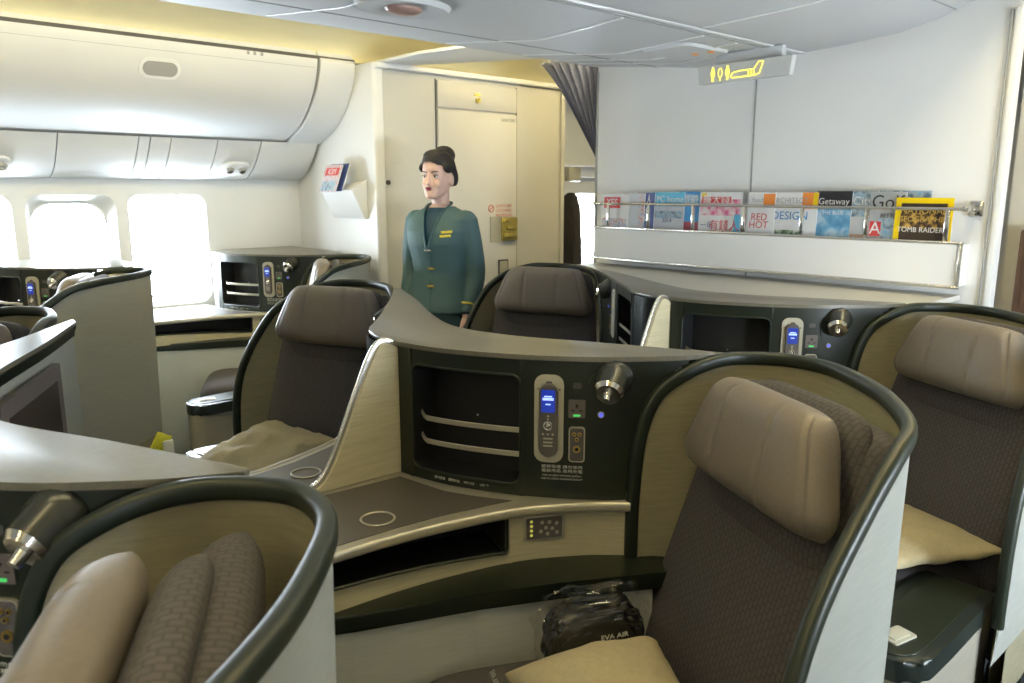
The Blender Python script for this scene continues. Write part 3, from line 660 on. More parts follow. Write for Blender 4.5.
def seat(name_label, rim, side, axis_pt, ang, group):
    """side +1: aisle on the low-Y side; ang = facing direction (degrees); axis_pt = point on the seat axis under the headrest"""
    base = V((axis_pt[0], axis_pt[1], 0)); s = thing('business_class_seat', name_label, 'seat', base, group=group)
    path = catmull([V(p) for p in rim], 6)
    # horizontal outward normals, kept through the vertical stretches
    N = []; n_ = len(path); cen = V((sum(p.x for p in path) / n_, sum(p.y for p in path) / n_, 0))
    last = None
    for i, p in enumerate(path):
        a, b = path[max(0, i - 1)], path[min(n_ - 1, i + 1)]; t = V((b.x - a.x, b.y - a.y, 0))
        if t.length > .004: nn = V((t.y, -t.x, 0)).normalized()
        else: nn = None
        N.append(nn)
    f_ = next(x for x in N if x is not None)
    for i in range(n_):
        if N[i] is None: N[i] = N[i - 1] if i and N[i - 1] is not None else f_
    # smooth and orient outward
    mid = N[n_ // 2]; pm = path[n_ // 2]
    if mid.dot(V((pm.x, pm.y, 0)) - base) < 0: N = [-x for x in N]
    for _ in range(4): N = [(N[max(0, i - 1)] + N[i] * 2 + N[min(n_ - 1, i + 1)]).normalized() for i in range(n_)]
    L = [p - base for p in path]
    bm = bmesh.new(); loft(bm, [[L[i] + N[i] * -.015 + V((0, 0, (z - L[i].z) * k)) for k, z in ((0, 0), (.15, .18), (.4, .18), (.7, .18), (1, .18))] for i in range(n_)], False, False)
    bmesh.ops.solidify(bm, geom=bm.faces[:], thickness=.002); new_obj('shell_liner', bm, 'liner', s)
    n0 = 36 if side > 0 else 36
    bm = bmesh.new(); loft(bm, [[L[i] + N[i] * (-.004 - .010 * k) + V((0, 0, (z - L[i].z) * k)) for k, z in ((0, 0), (.15, .34), (.5, .34), (1, .34))] for i in range(n0, n_)], False, False)
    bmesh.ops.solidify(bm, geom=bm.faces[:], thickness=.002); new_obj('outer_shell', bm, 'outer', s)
    bm = bmesh.new(); loft(bm, [[L[i] + N[i] * -.022 + V((0, 0, z - L[i].z)) for z in (.345, .02)] for i in range(n0, n_)], False, False)
    bmesh.ops.solidify(bm, geom=bm.faces[:], thickness=.004); new_obj('kick_panel', bm, 'green', s)
    bm = bmesh.new(); 
    rg = []
    for i in range(n_):
        T = (L[min(i + 1, n_ - 1)] - L[max(i - 1, 0)]).normalized(); S = (N[i] - T * N[i].dot(T)).normalized(); U_ = S.cross(T); U_ = -U_ if (U_.z < -1e-3) else U_
        if i and (rg[-1][1].dot(U_) < 0): U_ = -U_
        c = L[i] + N[i] * -.009 - V((0, 0, .014)) * min(1., abs(U_.z)); rg.append(([c + S * q[0] + U_ * q[1] for q in rrect(.025, .030, .009, 3)], U_))
    loft(bm, [q[0] for q in rg]); new_obj('rim', bm, 'greenrim', s)
    # cushions in the seat frame: local x = to the sitter's left, y = backwards, z = up
    a = math.radians(ang); fwd = V((math.cos(a), math.sin(a), 0)); lat = V((0, 0, 1)).cross(fwd)   # sitter's left
    F = Matrix(((-lat.x, -fwd.x, 0, 0), (-lat.y, -fwd.y, 0, 0), (0, 0, 1, 0), (0, 0, 0, 1)))
    def cushion(w_, h_, t_, taper=lambda v: 1., seams=(), pu=5., nu=44, nv=30, cr=.10, back=.5):
        bm = bmesh.new()
        def pt(sgn):
            def f(u, v):
                u = math.sin((u * 2 - 1) * PI / 2); v = math.sin((v * 2 - 1) * PI / 2)
                d = t_ * (1 if sgn < 0 else back) * max(0, (1 - abs(u) ** pu)) ** .45 * max(0, (1 - abs(v) ** pu)) ** .45
                if sgn < 0:
                    for us in seams: d -= .007 * math.exp(-((u * taper(v) - us * (1 if abs(us) < .5 else taper(v))) / .016) ** 2) * (1 - v ** 6)
                return V((u * w_ / 2 * taper(v) * (1 - cr * abs(v) ** 5), sgn * max(d, 0), v * h_ / 2 * (1 - cr * abs(u) ** 5)))
            return f
        metric_uv(bm, grid(bm, pt(-1), nu, nv)); metric_uv(bm, grid(bm, pt(1), nu, nv)); bmesh.ops.remove_doubles(bm, verts=bm.verts[:], dist=.0004)
        return bm
    rec = math.radians(-17)      # back leans away from the sitter
    def put(nm, bm, m_, loc, rx=0.): 
        o = new_obj(nm, bm, m_, s, angle=70); o.matrix_basis = F @ Matrix.Translation(loc) @ Matrix.Rotation(rx, 4, 'X'); return o
    put('backrest', cushion(.585 if side > 0 else .62, .72, .065, lambda v: 1.0 - .13 * (v * .5 + .5), (), 8, 30, 30, .05, .7), 'fabric', (.032 if side > 0 else 0, .03, .74), rec)
    put('head_panel', cushion(.44, .30, .045, lambda v: 1 - .18 * (v * .5 + .5), (), 5, 30, 20, .10, .5), 'fabric', (0, .06, .965), rec)
    put('headrest', cushion(.470 if side > 0 else .50, .208 if side > 0 else .225, .060, lambda v: 1 - .27 * max(0, (v + .55) / 1.55), (-.86, -.34, .34, .86), 5, 80, 26, .07, .5), 'leather', (0, .005, 1.013), rec * .8)
    put('seat_cushion', cushion(.50, .56, .07, lambda v: 1., (), 7, 30, 30, .06, .8), 'plainfab', (0, -.36, .44), -PI / 2)
    bm = bmesh.new(); box(bm, (0, 0, 0), (.46, .5, .26), .02); put('seat_base', bm, 'green', (0, -.33, .25))
    # aisle armrest
    ar = bmesh.new()
    if side > 0: pts = [(.95, .49), (.56, .485), (.49, .50), (.46, .54), (.465, .60), (.50, .64), (.62, .66), (.95, .67)]; yo = .455
    else: pts = [(1.25, 2.985), (1.03, 2.99), (.97, 2.975), (.94, 2.94), (.945, 2.88), (.98, 2.845), (1.05, 2.83), (1.25, 2.82)]
    pts = [(p[0] - base.x, p[1] - base.y) for p in (catmull([V((*p, 0)) for p in pts], 5))]
    prism(ar, pts, .445, .495, .012, seg=3); arm = new_obj('armrest', ar, 'navy', s)
    cxm = sum(p[0] for p in pts) / len(pts); cym = sum(p[1] for p in pts) / len(pts)
    inn = [(cxm + (p[0] - cxm) * .86, cym + (p[1] - cym) * .68) for p in pts]
    ar = bmesh.new(); prism(ar, inn, .494, .4985, .002); new_obj('armrest_pad', ar, 'green', arm)
    ar = bmesh.new(); prism(ar, [(cxm + (p[0] - cxm) * .97, cym + (p[1] - cym) * .93) for p in pts], .06, .446); new_obj('armrest_side', ar, 'lowbody', arm)
    bm = bmesh.new(); px = (.555 if side > 0 else 1.02) - base.x; py = (.572 if side > 0 else 2.91) - base.y
    plate(bm, .075, .05, .004, .006); plate(bm, .05, .03, .002, .004, .004); new_obj('control_plate', bm, 'bezel', arm, matrix=frame((px, py, .4985), (.9, -.2 if side > 0 else .2, 0), (.2, .9, 0)))
    return s
G1 = 'seats of the centre and window rows'
A = seat('large near seat with taupe headrest and clear bag, right of the near control panel', RIM_R, 1, (1.27, .735), 153, G1)
B = seat('seat facing the camera with crumpled pillow, left of the upright divider panel', RIM_L, -1, (1.43, 2.66), 205, G1)
def cp(src, d, label):
    c = copy_tree(src, None, d); c['label'] = label; return c
Dd, Ed, Fd, Gd = (1.15, .05, 0), (-1.12, -.025, 0), (-.44, 3.11, 0), (.75, 3.11, 0)
Es = (-1.195, .0, 0)
Cd, Hd = (1.14, .02, 0), (-1.17, 0, 0)
cp(A, Dd, 'seat with taupe headrest and pillow at the right edge of the picture')
Eo = cp(A, Es, 'nearest seat at the bottom left, seen from the side of its curved shell')
for ch in Eo.children:
    if ch.name.split('.')[0] in ('backrest', 'head_panel', 'headrest'): ch.location = V(ch.location) + V((.035, -.025, 0))
cp(A, Fd, 'window seat seen from behind its tall pale shell, beside the yellow-green tag')
cp(A, Gd, 'window seat by the far wall, only its top edge showing behind the facing seat')
cp(B, Cd, 'seat with grey headrest just right of the flight attendant')
cp(B, Hd, 'seat at the left edge hidden behind the counter with the monitor')

# ------------------------------------------------------------------ consoles
class Curve:
    def __init__(s, pts):
        s.p = catmull([V((*p, 0)) for p in pts], 10); s.l = [0]
        for a, b in zip(s.p, s.p[1:]): s.l.append(s.l[-1] + (b - a).length)
        s.L = s.l[-1]
    def at(s, d):
        d = min(max(d, 0), s.L)
        for i in range(len(s.l) - 1):
            if d <= s.l[i + 1]: 
                k = (d - s.l[i]) / (s.l[i + 1] - s.l[i]); return s.p[i].lerp(s.p[i + 1], k), (s.p[i + 1] - s.p[i]).normalized()
        return s.p[-1], (s.p[-1] - s.p[-2]).normalized()
NA = Curve([(1.03, 1.585), (1.065, 1.44), (1.15, 1.275), (1.26, 1.14), (1.36, 1.06), (1.425, 1.02), (1.49, .99)])
NB = Curve([(1.075, 1.785), (1.19, 1.92), (1.33, 2.10), (1.46, 2.27), (1.545, 2.39), (1.63, 2.51)])
FAR = [(1.495, .995), (1.39, 1.24), (1.29, 1.46), (1.265, 1.66), (1.34, 1.87), (1.49, 2.17), (1.62, 2.46)]
BASE = V((1.15, 1.62, 0))
def half(root, cur, flip, base, arch, table_outline, front, ledge, inlay, ring_at, lower, with_detail=True):
    """one seat's side of a console; cur runs nose -> shell; arch = (arc length where the shell rim cuts the panel)"""
    def P(s, z, off=0.):
        p, t = cur.at(s); t = V((t.x, t.y, 0)); n_ = V((t.y, -t.x, 0))       # outward for the A side
        if n_.dot(V((-1, 0, 0))) < 0: n_ = -n_
        return V((p.x, p.y, z)) + n_ * off - base
    def Fr(s, z, off=0.):
        p, t = cur.at(s); t = V((t.x, t.y, 0)).normalized()
        if flip: t = -t
        return frame(P(s, z, off), t, (0, 0, 1))
    z0, z1 = .785, 1.111
    hs0, hs1, hz0, hz1 = .045, .338, .812, 1.072; hr = .022
    ss = sorted(set([0, .02, hs0] + [hs0 + hr * k for k in (.1, .3, .6, 1)] + [hs0 + .04 + i * .02 for i in range(11)] + [hs1 - hr * k for k in (1, .6, .3, .1)] + [hs1] + [.36 + i * .02 for i in range(20)]))
    ss = [x for x in ss if x < cur.L] + [cur.L]
    def bot(s): 
        return z0 if s < arch[0][0] else max(z0, lerp_table(arch, s))
    bm = bmesh.new(); prev = None
    def hz(s):
        if s <= hs0 or s >= hs1: 
            return None
        e = min(s - hs0, hs1 - s); d = 0 if e >= hr else hr - math.sqrt(max(0, hr * hr - (hr - e) ** 2))
        return hz0 + d, hz1 - d
    def col(s, a, b): return [P(s, a + (b - a) * i / 3) for i in range(4)]
    def strip(c0, c1):
        a = [bm.verts.new(q) for q in c0]; b = [bm.verts.new(q) for q in c1]
        for i in range(3): bm.faces.new((a[i], b[i], b[i + 1], a[i + 1]))
    for a, b in zip(ss, ss[1:]):
        inside = a >= hs0 - 1e-6 and b <= hs1 + 1e-6
        if bot(a) >= 1.098 - .003: break
        if not inside: strip(col(a, bot(a), z1), col(b, min(bot(b), 1.098), z1))
        else:
            ha = hz(a) or ((hz0 + hz1) / 2 - .0, (hz0 + hz1) / 2); hb = hz(b) or ((hz0 + hz1) / 2, (hz0 + hz1) / 2)
            if hz(a) is None: ha = (hz0 + hr, hz1 - hr)
            if hz(b) is None: hb = (hz0 + hr, hz1 - hr)
            strip(col(a, z0, ha[0]), col(b, z0, hb[0])); strip(col(a, ha[1], z1), col(b, hb[1], z1))
    bmesh.ops.remove_doubles(bm, verts=bm.verts[:], dist=.0005)
    bmesh.ops.solidify(bm, geom=bm.faces[:], thickness=.004)
    panel = new_obj('control_panel', bm, 'green', root, angle=30)
    # storage bay: border loop pushed back
    lo = []; 
    for i in range(5): a = math.radians(180 + 90 * i / 4); lo.append((hs0 + hr + hr * math.cos(a), hz0 + hr + hr * math.sin(a)))
    for i in range(1, 12): lo.append((hs0 + hr + (hs1 - hs0 - 2 * hr) * i / 12, hz0))
    for i in range(5): a = math.radians(270 + 90 * i / 4); lo.append((hs1 - hr + hr * math.cos(a), hz0 + hr + hr * math.sin(a)))
    for i in range(5): a = math.radians(0 + 90 * i / 4); lo.append((hs1 - hr + hr * math.cos(a), hz1 - hr + hr * math.sin(a)))
    for i in range(1, 12): lo.append((hs1 - hr - (hs1 - hs0 - 2 * hr) * i / 12, hz1))
    for i in range(5): a = math.radians(90 + 90 * i / 4); lo.append((hs0 + hr + hr * math.cos(a), hz1 - hr + hr * math.sin(a)))
    def back(sv, dz): # depth of the bay
        return -.085
    bm = bmesh.new(); R = loft(bm, [[P(s, z, d) for s, z in lo] for d in (.001, -.04, -.085)], True, False)
    cc = (sum(q[0] for q in lo) / len(lo), (hz0 + hz1) / 2)
    loft(bm, [[P(cc[0] + (s - cc[0]) * k_, cc[1] + (z - cc[1]) * k_, -.085) for s, z in lo] for k_ in (1, .66, .33, .02)], True, False)
    bay = new_obj('storage_bay', bm, 'black', root)
    bm = bmesh.new(); sweep(bm, [P(s, z, .001) for s, z in lo], rrect(.006, .006, .002, 1), closed=True); new_obj('bay_frame', bm, 'greenrim', bay)
    for zb, hh in ((.94, .013), (.882, .013)):
        bm = bmesh.new(); pth = [P(hs0 + .004 + (hs1 - hs0 - .008) * i / 16, zb + (.006 if i == 0 else 0), -.008 - (.0 if i > 2 else .02 * (2 - i) / 2)) for i in range(17)]
        sweep(bm, pth, rrect(.004, hh, .0015, 1)); new_obj('retaining_bar', bm, 'champ', bay)
    # handset cradle
    def local(nm, bm, m_, s, z, off=.0, parent=root): return new_obj(nm, bm, m_, parent, matrix=Fr(s, z, off))
    # the panel bends, so plates stand slightly proud of it
    bm = bmesh.new()
    def curved_plate(s0, zc, w_, h_, r, o0, o1, bm):
        pr = rrect(w_, h_, r, 5)
        loft(bm, [[P(s0 + p[0], zc + p[1], o) for p in pr] for o in (o0, o1)], True, False)
        loft(bm, [[P(s0 + p[0] * q, zc + p[1] * q, o1) for p in pr] for q in (1, .6, .2, .01)], True, False)
    cs = .4045
    curved_plate(cs, .975, .066, .204, .022, -.002, .007, bm); cr_ = new_obj('handset_cradle', bm, 'bezel', root)
    bm = bmesh.new(); curved_plate(cs, 1.060, .014, .006, .0028, .007, .0085, bm); curved_plate(cs - .024, 1.045, .004, .004, .0018, .007, .0082, bm); curved_plate(cs + .024, 1.045, .004, .004, .0018, .007, .0082, bm); new_obj('cradle_lock', bm, 'seam', cr_)
    # sockets
    bm = bmesh.new(); curved_plate(.467, 1.000, .038, .042, .003, -.002, .003, bm); sk = new_obj('power_socket', bm, 'monframe', root)
    bm = bmesh.new()
    for dx, dz, ww, hh in ((0, .007, .003, .010), (-.009, -.004, .007, .003), (.009, -.004, .007, .003), (0, .007, .008, .003)): curved_plate(.467 + dx, 1.0 + dz, ww, hh, .001, .003, .0036, bm)
    new_obj('socket_slots', bm, 'black', sk)
    bm = bmesh.new(); curved_plate(.467, .985, .016, .005, .002, .003, .004, bm); new_obj('socket_lamp', bm, 'ledg', sk)
    bm = bmesh.new(); curved_plate(.467, 1.053, .020, .014, .004, 0, .001, bm); new_obj('round_label', bm, 'seam', root)
    bm = bmesh.new(); curved_plate(.468, .917, .037, .083, .008, -.002, .005, bm); av = new_obj('jack_plate', bm, 'champ', root)
    bm = bmesh.new(); curved_plate(.468, .917, .031, .077, .006, .005, .0056, bm); new_obj('jack_panel', bm, 'plastic', av)
    for dx, z_, r_ in ((-.006, .942, .0045), (.006, .942, .0045), (0, .930, .0045), (0, .907, .0085)):
        bm = bmesh.new(); cyl(bm, (0, 0, 0), (0, 0, .003), r_, n=16); jk = local('jack', bm, 'brass', .468 + dx, z_, .0056, av)
        bm = bmesh.new(); cyl(bm, (0, 0, .003), (0, 0, .0036), r_ * .5, n=12); h_ = new_obj('jack_hole', bm, 'black', av, matrix=Fr(.468 + dx, z_, .0056))
    # reading lamp
    bm = bmesh.new(); curved_plate(.540, 1.045, .095, .085, .03, -.002, .004, bm); new_obj('lamp_recess', bm, 'green', root)
    lm = Fr(.533, 1.052, .0)
    bm = bmesh.new(); ell(bm, (.016, .020, 0), (.043, .042, .030)); cyl(bm, (.014, .018, 0), (.001, -.002, .036), .039, .034, 28); lamp = new_obj('reading_lamp', bm, 'lamp', root, matrix=lm)
    bm = bmesh.new(); cyl(bm, (.001, -.002, .035), (-.002, -.007, .044), .034, .027, 28); new_obj('lamp_ring', bm, 'chrome', root, matrix=lm)
    bm = bmesh.new(); cyl(bm, (-.003, -.008, .042), (-.008, -.018, .056), .010, .008, 16); new_obj('lamp_switch', bm, 'chrome', root, matrix=lm)
    bm = bmesh.new(); cyl(bm, (0, 0, 0), (0, 0, .004), .0075, n=20); lb = local('lamp_button', bm, 'bezel', .521, .988, .0)
    bm = bmesh.new(); cyl(bm, (0, 0, .004), (0, 0, .005), .0048, n=20); local('button_light', bm, 'led', .521, .988, .0)
    # printed notices
    for i, (s_, z_) in enumerate(((.423, .858), (.423, .848), (.423, .839), (.423, .831))):
        if i < 2:
            text(('嚴禁吸煙 請勿使用' if i == 0 else '電器用品 座椅充電'), .0085, 'print', root, Fr(s_ + .012, z_ + .004, .003), 'notice_lettering', .0002, sx=1.35)
        else: text('FOR IN-SEAT POWER SUPPLY' if i == 2 else 'USE PC ONLY DURING FLIGHT', .0055, 'print', root, Fr(s_ + .012, z_ + .002, .003), 'notice_lettering', .0002, sx=1.25)
    for j in range(4):
        sj = .13 + .04 * j; text(('請勿放置', '重物於此', 'NO LIQ', 'UID ↑')[j if not flip else 3 - j], .008, 'print', root, Fr(sj, .799, .002), 'bay_lettering', .0002)
    # fascia under the table, with the storage slot
    fc = Curve(front)
    def Q(s, z, off=0.):
        p, t = fc.at(s); n_ = V((t.y, -t.x, 0))
        if n_.dot(V((0, -1 if not flip else 1, 0))) < 0: n_ = -n_
        return V((p.x, p.y, z)) + n_ * off - base
    slot1 = fc.L - .285
    def sb(s): return .706 - .030 * max(0, min(1, (s - .25) / max(.01, slot1 - .25)))
    bm = bmesh.new(); N_ = 40
    sl = [fc.L * i / N_ for i in range(N_ + 1)]
    for a, b in zip(sl, sl[1:]):
        ta = .768 if a > slot1 - 1e-4 else sb(a); tb = .768 if a > slot1 - 1e-4 else sb(b)
        vs = [bm.verts.new(q) for q in (Q(a, .645, -.012), Q(b, .645, -.012), Q(b, tb, -.012), Q(a, ta, -.012))]; bm.faces.new(vs)
    bmesh.ops.remove_doubles(bm, verts=bm.verts[:], dist=.0003)
    bmesh.ops.solidify(bm, geom=bm.faces[:], thickness=.003); new_obj('fascia', bm, 'liner', root)
    bm = bmesh.new()
    sn = [slot1 * i / 24 for i in range(25)]
    loft(bm, [[Q(a, .768, -.012), Q(a, .768, -.14), Q(a, sb(a) - .002, -.14), Q(a, sb(a) - .002, -.012)] for a in sn], False, False)
    vs = [bm.verts.new(q) for q in (Q(slot1, .768, -.012), Q(slot1, .768, -.14), Q(slot1, sb(slot1), -.14), Q(slot1, sb(slot1), -.012))]; bm.faces.new(vs)
    new_obj('storage_slot', bm, 'black', root)
    bm = bmesh.new(); sweep(bm, [Q(a, sb(a) + .001, -.010) for a in sn] + [Q(slot1 + .004, sb(slot1) + .012, -.010), Q(slot1 + .004, .765, -.010)], rrect(.008, .008, .003, 1)); new_obj('slot_edge', bm, 'green', root)
    # seat control pad on the fascia
    s_ = fc.L - .195
    p, t = fc.at(s_); t = V((t.x, t.y, 0)); t = -t if flip else t
    Mf = frame(Q(s_, .727, -.010), t, (0, 0, 1))
    bm = bmesh.new(); plate(bm, .098, .062, .002, .006); cpad = new_obj('seat_control_pad', bm, 'champ', root, matrix=Mf)
    bm = bmesh.new(); plate(bm, .084, .050, .001, .004, .002); new_obj('pad_face', bm, 'plastic', root, matrix=Mf)
    bm = bmesh.new()
    for q in ((-.005, .013), (.012, .013), (.029, .009), (.004, .0), (.019, -.003), (.030, -.013), (.008, -.015), (-.008, -.008)): cyl(bm, (q[0], q[1], .003), (q[0], q[1], .004), .0045, n=12)
    new_obj('pad_buttons', bm, 'bezel', root, matrix=Mf)
    bm = bmesh.new()
    for i in range(4): cyl(bm, (-.030, .017 - i * .011, .003), (-.030, .017 - i * .011, .004), .0035, n=10)
    new_obj('pad_lights', bm, 'ledy', root, matrix=Mf)
    # side table
    bm = bmesh.new(); prism(bm, [(p[0] - base.x, p[1] - base.y) for p in table_outline], .766, .784, 0); tb_ = new_obj('side_table', bm, 'champ', root, smooth=False)
    bm = bmesh.new(); prism(bm, [(p[0] - base.x, p[1] - base.y) for p in inlay], .783, .7855); new_obj('table_inlay', bm, 'table', tb_, smooth=False)
    bm = bmesh.new(); sweep(bm, [Q(fc.L * i / 40, .775, .0) for i in range(41)], rrect(.018, .024, .0085, 4)); new_obj('table_edge', bm, 'champ', tb_)
    bm = bmesh.new(); c0 = V((ring_at[0], ring_at[1], .787)) - base
    sweep(bm, [c0 + V((.036 * math.cos(a), .036 * math.sin(a), 0)) for a in [2 * PI * i / 36 for i in range(36)]], rrect(.005, .003, .001, 1), closed=True); new_obj('coaster_ring', bm, 'champ', tb_)
    # green ledge and lower body
    bm = bmesh.new(); prism(bm, [(p[0] - base.x, p[1] - base.y) for p in ledge], .612, .65, .008, seg=3); new_obj('armrest_ledge', bm, 'green', root)
    bm = bmesh.new(); prism(bm, [(p[0] - base.x, p[1] - base.y) for p in lower], .01, .613); new_obj('lower_body', bm, 'outer', root, smooth=False)  # paler laminate copy, cool daylight painted into the body colour
ARCH_A = [(.586, .785), (.592, .85), (.603, .95), (.64, 1.045), (.70, 1.095), (.76, 1.1)]
kA = NA.L
FRONT_A = [(.36, 1.315), (.70, 1.295), (.82, 1.285), (.94, 1.265), (1.10, 1.22), (1.23, 1.145), (1.31, 1.075)]
TAB_A = [(.36, 1.315), (.70, 1.295), (.94, 1.265), (1.10, 1.22), (1.23, 1.145), (1.31, 1.075), (1.33, 1.09), (1.26, 1.14), (1.15, 1.275), (1.065, 1.44), (1.03, 1.60), (.36, 1.63)]
INL_A = [(.40, 1.335), (.71, 1.318), (.84, 1.312), (.94, 1.30), (1.05, 1.278), (1.115, 1.262), (1.065, 1.345), (1.035, 1.41), (1.02, 1.50), (1.01, 1.56), (.79, 1.575), (.40, 1.60)]
LED_A = [(.36, 1.45), (.71, 1.275), (.95, 1.175), (1.11, 1.095), (1.31, .98), (1.40, .925), (1.43, .965), (1.36, 1.03), (1.30, 1.12), (1.15, 1.24), (1.0, 1.30), (.72, 1.34), (.36, 1.50)]
LOW_A = [(.36, 1.465), (.71, 1.285), (.95, 1.19), (1.11, 1.11), (1.30, .995), (1.34, 1.03), (1.30, 1.14), (1.20, 1.60), (.36, 1.62)]
def mir(l, c=1.70, dx=0): return [(p[0] + dx, 2 * c - p[1]) for p in l]
FRONT_B = [(.36, 1.87), (.70, 1.83), (.86, 1.86), (1.02, 1.925), (1.20, 2.035), (1.36, 2.175), (1.46, 2.285)]
TAB_B = FRONT_B[:] + [(1.48, 2.27), (1.33, 2.09), (1.18, 1.905), (1.05, 1.76), (1.03, 1.61), (.36, 1.63)]
TAB_B = FRONT_B + [(1.45, 2.262), (1.33, 2.09), (1.18, 1.905), (1.05, 1.76), (1.03, 1.61), (.36, 1.63)]
INL_B = [(.40, 1.84), (.70, 1.80), (.86, 1.83), (1.0, 1.885), (1.13, 1.96), (1.14, 1.92), (1.03, 1.78), (1.0, 1.63), (.79, 1.63), (.40, 1.66)]
LED_B = [(.36, 1.95), (.70, 1.88), (1.0, 1.99), (1.25, 2.17), (1.47, 2.37), (1.52, 2.35), (1.44, 2.24), (1.2, 2.03), (1.0, 1.905), (.72, 1.815), (.36, 1.85)]
LOW_B = [(.36, 1.94), (.70, 1.87), (1.0, 1.975), (1.25, 2.155), (1.46, 2.35), (1.50, 2.33), (1.40, 2.20), (1.18, 1.70), (.36, 1.62)]
ARCH_B = [(NB.L - .20, .785), (NB.L - .19, .87), (NB.L - .165, .97), (NB.L - .12, 1.05), (NB.L - .06, 1.095), (NB.L, 1.1)]
# the front edges for tables end where the shell begins
def centre_console(label):
    r = thing('centre_console', label, 'console', BASE, group='consoles between the centre seats')
    half(r, NA, False, BASE, ARCH_A, TAB_A, FRONT_A, LED_A, INL_A, (.83, 1.375), LOW_A)
    half(r, NB, True, BASE, ARCH_B, TAB_B, FRONT_B, LED_B, INL_B, (.845, 1.735), LOW_B)
    near = [NA.p[i] for i in range(len(NA.p) - 1, -1, -2)]
    out = []
    for i, p in enumerate(near):
        out.append((p.x - .005, p.y - .004))
    out += [(1.024, 1.63), (1.034, 1.70), (1.058, 1.765)] + [(NB.p[i].x - .005, NB.p[i].y + .004) for i in range(2, len(NB.p), 3)]
    far = catmull([V((*p, 0)) for p in FAR], 6)
    out = out + [(p.x, p.y) for p in reversed(far)]
    bm = bmesh.new(); prism(bm, [(p[0] - BASE.x, p[1] - BASE.y) for p in out], 1.110, 1.121, .003, seg=2); new_obj('counter_top', bm, 'top', r)
    # back wall of the V, facing the seats behind, with dark band and two monitors
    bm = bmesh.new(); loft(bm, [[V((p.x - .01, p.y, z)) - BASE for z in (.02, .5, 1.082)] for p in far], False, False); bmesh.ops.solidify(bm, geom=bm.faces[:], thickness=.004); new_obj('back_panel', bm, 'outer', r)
    bm = bmesh.new(); loft(bm, [[V((p.x - .006, p.y, z)) - BASE for z in (1.082, 1.111)] for p in far], False, False); bmesh.ops.solidify(bm, geom=bm.faces[:], thickness=.004); new_obj('back_band', bm, 'green', r)
    bm = bmesh.new(); nz = [V((1.035, 1.59, 0)), V((1.024, 1.63, 0)), V((1.024, 1.70, 0)), V((1.052, 1.768, 0))]
    loft(bm, [[V((p.x, p.y, z)) - BASE for z in (.785, 1.111)] for p in catmull(nz, 4)], False, False); bmesh.ops.solidify(bm, geom=bm.faces[:], thickness=.003); new_obj('nose_panel', bm, 'green', r)
    for (c, d, up_) in (((1.405, 2.02), (.44, .90, 0), 1), ((1.355, 1.30), (-.42, .91, 0), 1)):
        d = V(d).normalized(); d = -d if d.cross(V((0, 0, 1))).x < 0 else d
        Mx = frame((c[0] - BASE.x + .012, c[1] - BASE.y, .905), d, (0, 0, 1))
        bm = bmesh.new(); plate(bm, .42, .31, .012, .008); mo = new_obj('monitor', bm, 'monframe', r, matrix=Mx)
        bm = bmesh.new(); plate(bm, .34, .235, .002, .003, .012); new_obj('screen', bm, 'glassblk', mo)
    # upright divider between the two side tables
    prof_ = catmull([V((x, 0, z)) for x, z in ((1.045, 1.098), (1.0, 1.118), (.972, 1.10), (.93, 1.02), (.885, .92), (.845, .84), (.81, .80), (.76, .788))], 5)
    yy = 1.60 - BASE.y
    bm = bmesh.new(); ps = [V((p.x - BASE.x, 0, p.z)) for p in prof_] + [V((1.045 - BASE.x, 0, .786))]
    loft(bm, [[V((p.x, yy + d, p.z)) for p in ps] for d in (-.011, .011)]); dv = new_obj('divider', bm, 'liner', r, angle=20)
    bm = bmesh.new(); sweep(bm, [V((p.x - BASE.x, yy, p.z)) for p in prof_], rrect(.028, .010, .004, 3), up=V((0, 1, 0))); new_obj('divider_edge', bm, 'silver', dv)
    return r
cc1 = centre_console('large dark green console in the picture centre between the near and the facing seat')
for src, d, lab in ((cc1, Dd, 'dark green console in front of the magazine bulkhead'), (cc1, (-1.105, -.03, 0), 'console at the bottom left corner with the nearest reading lamp and monitor back')):
    cp(src, d, lab)
def window_console(label):
    r = thing('window_console', label, 'console', BASE, group='consoles under the windows')
    yw = YL - 3.11 - .02
    tab = TAB_A[:-2] + [(1.03, yw), (.36, yw)]; inl = INL_A[:-3] + [(1.01, yw - .03), (.40, yw - .03)]
    low = LOW_A[:-2] + [(1.30, yw), (.36, yw)]
    half(r, NA, False, BASE, ARCH_A, tab, FRONT_A, LED_A, inl, (.83, 1.375), low)
    near = [(NA.p[i].x - .005, NA.p[i].y - .004) for i in range(len(NA.p) - 1, -1, -2)]
    out = near + [(1.02, 1.62), (1.04, 1.70), (1.10, 1.75), (1.14, yw), (1.62, yw), (1.64, 1.2), (1.54, .99)]
    bm = bmesh.new(); prism(bm, [(p[0] - BASE.x, p[1] - BASE.y) for p in out], 1.110, 1.121, .003, seg=2); new_obj('counter_top', bm, 'top', r)
    bm = bmesh.new(); pts = [(1.035, 1.59), (1.045, 1.69), (1.105, 1.75), (1.145, yw)]
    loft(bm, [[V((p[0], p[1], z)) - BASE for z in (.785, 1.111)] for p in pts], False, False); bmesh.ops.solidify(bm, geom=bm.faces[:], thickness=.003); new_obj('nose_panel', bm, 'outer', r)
    return r
wc = window_console('console under the windows at the left edge, behind the pale shell')
wc.location = V(wc.location) + V(Fd)
g2 = cp(wc, V(Gd) - V(Fd), 'pale lit console with two silver bars by the window wall')

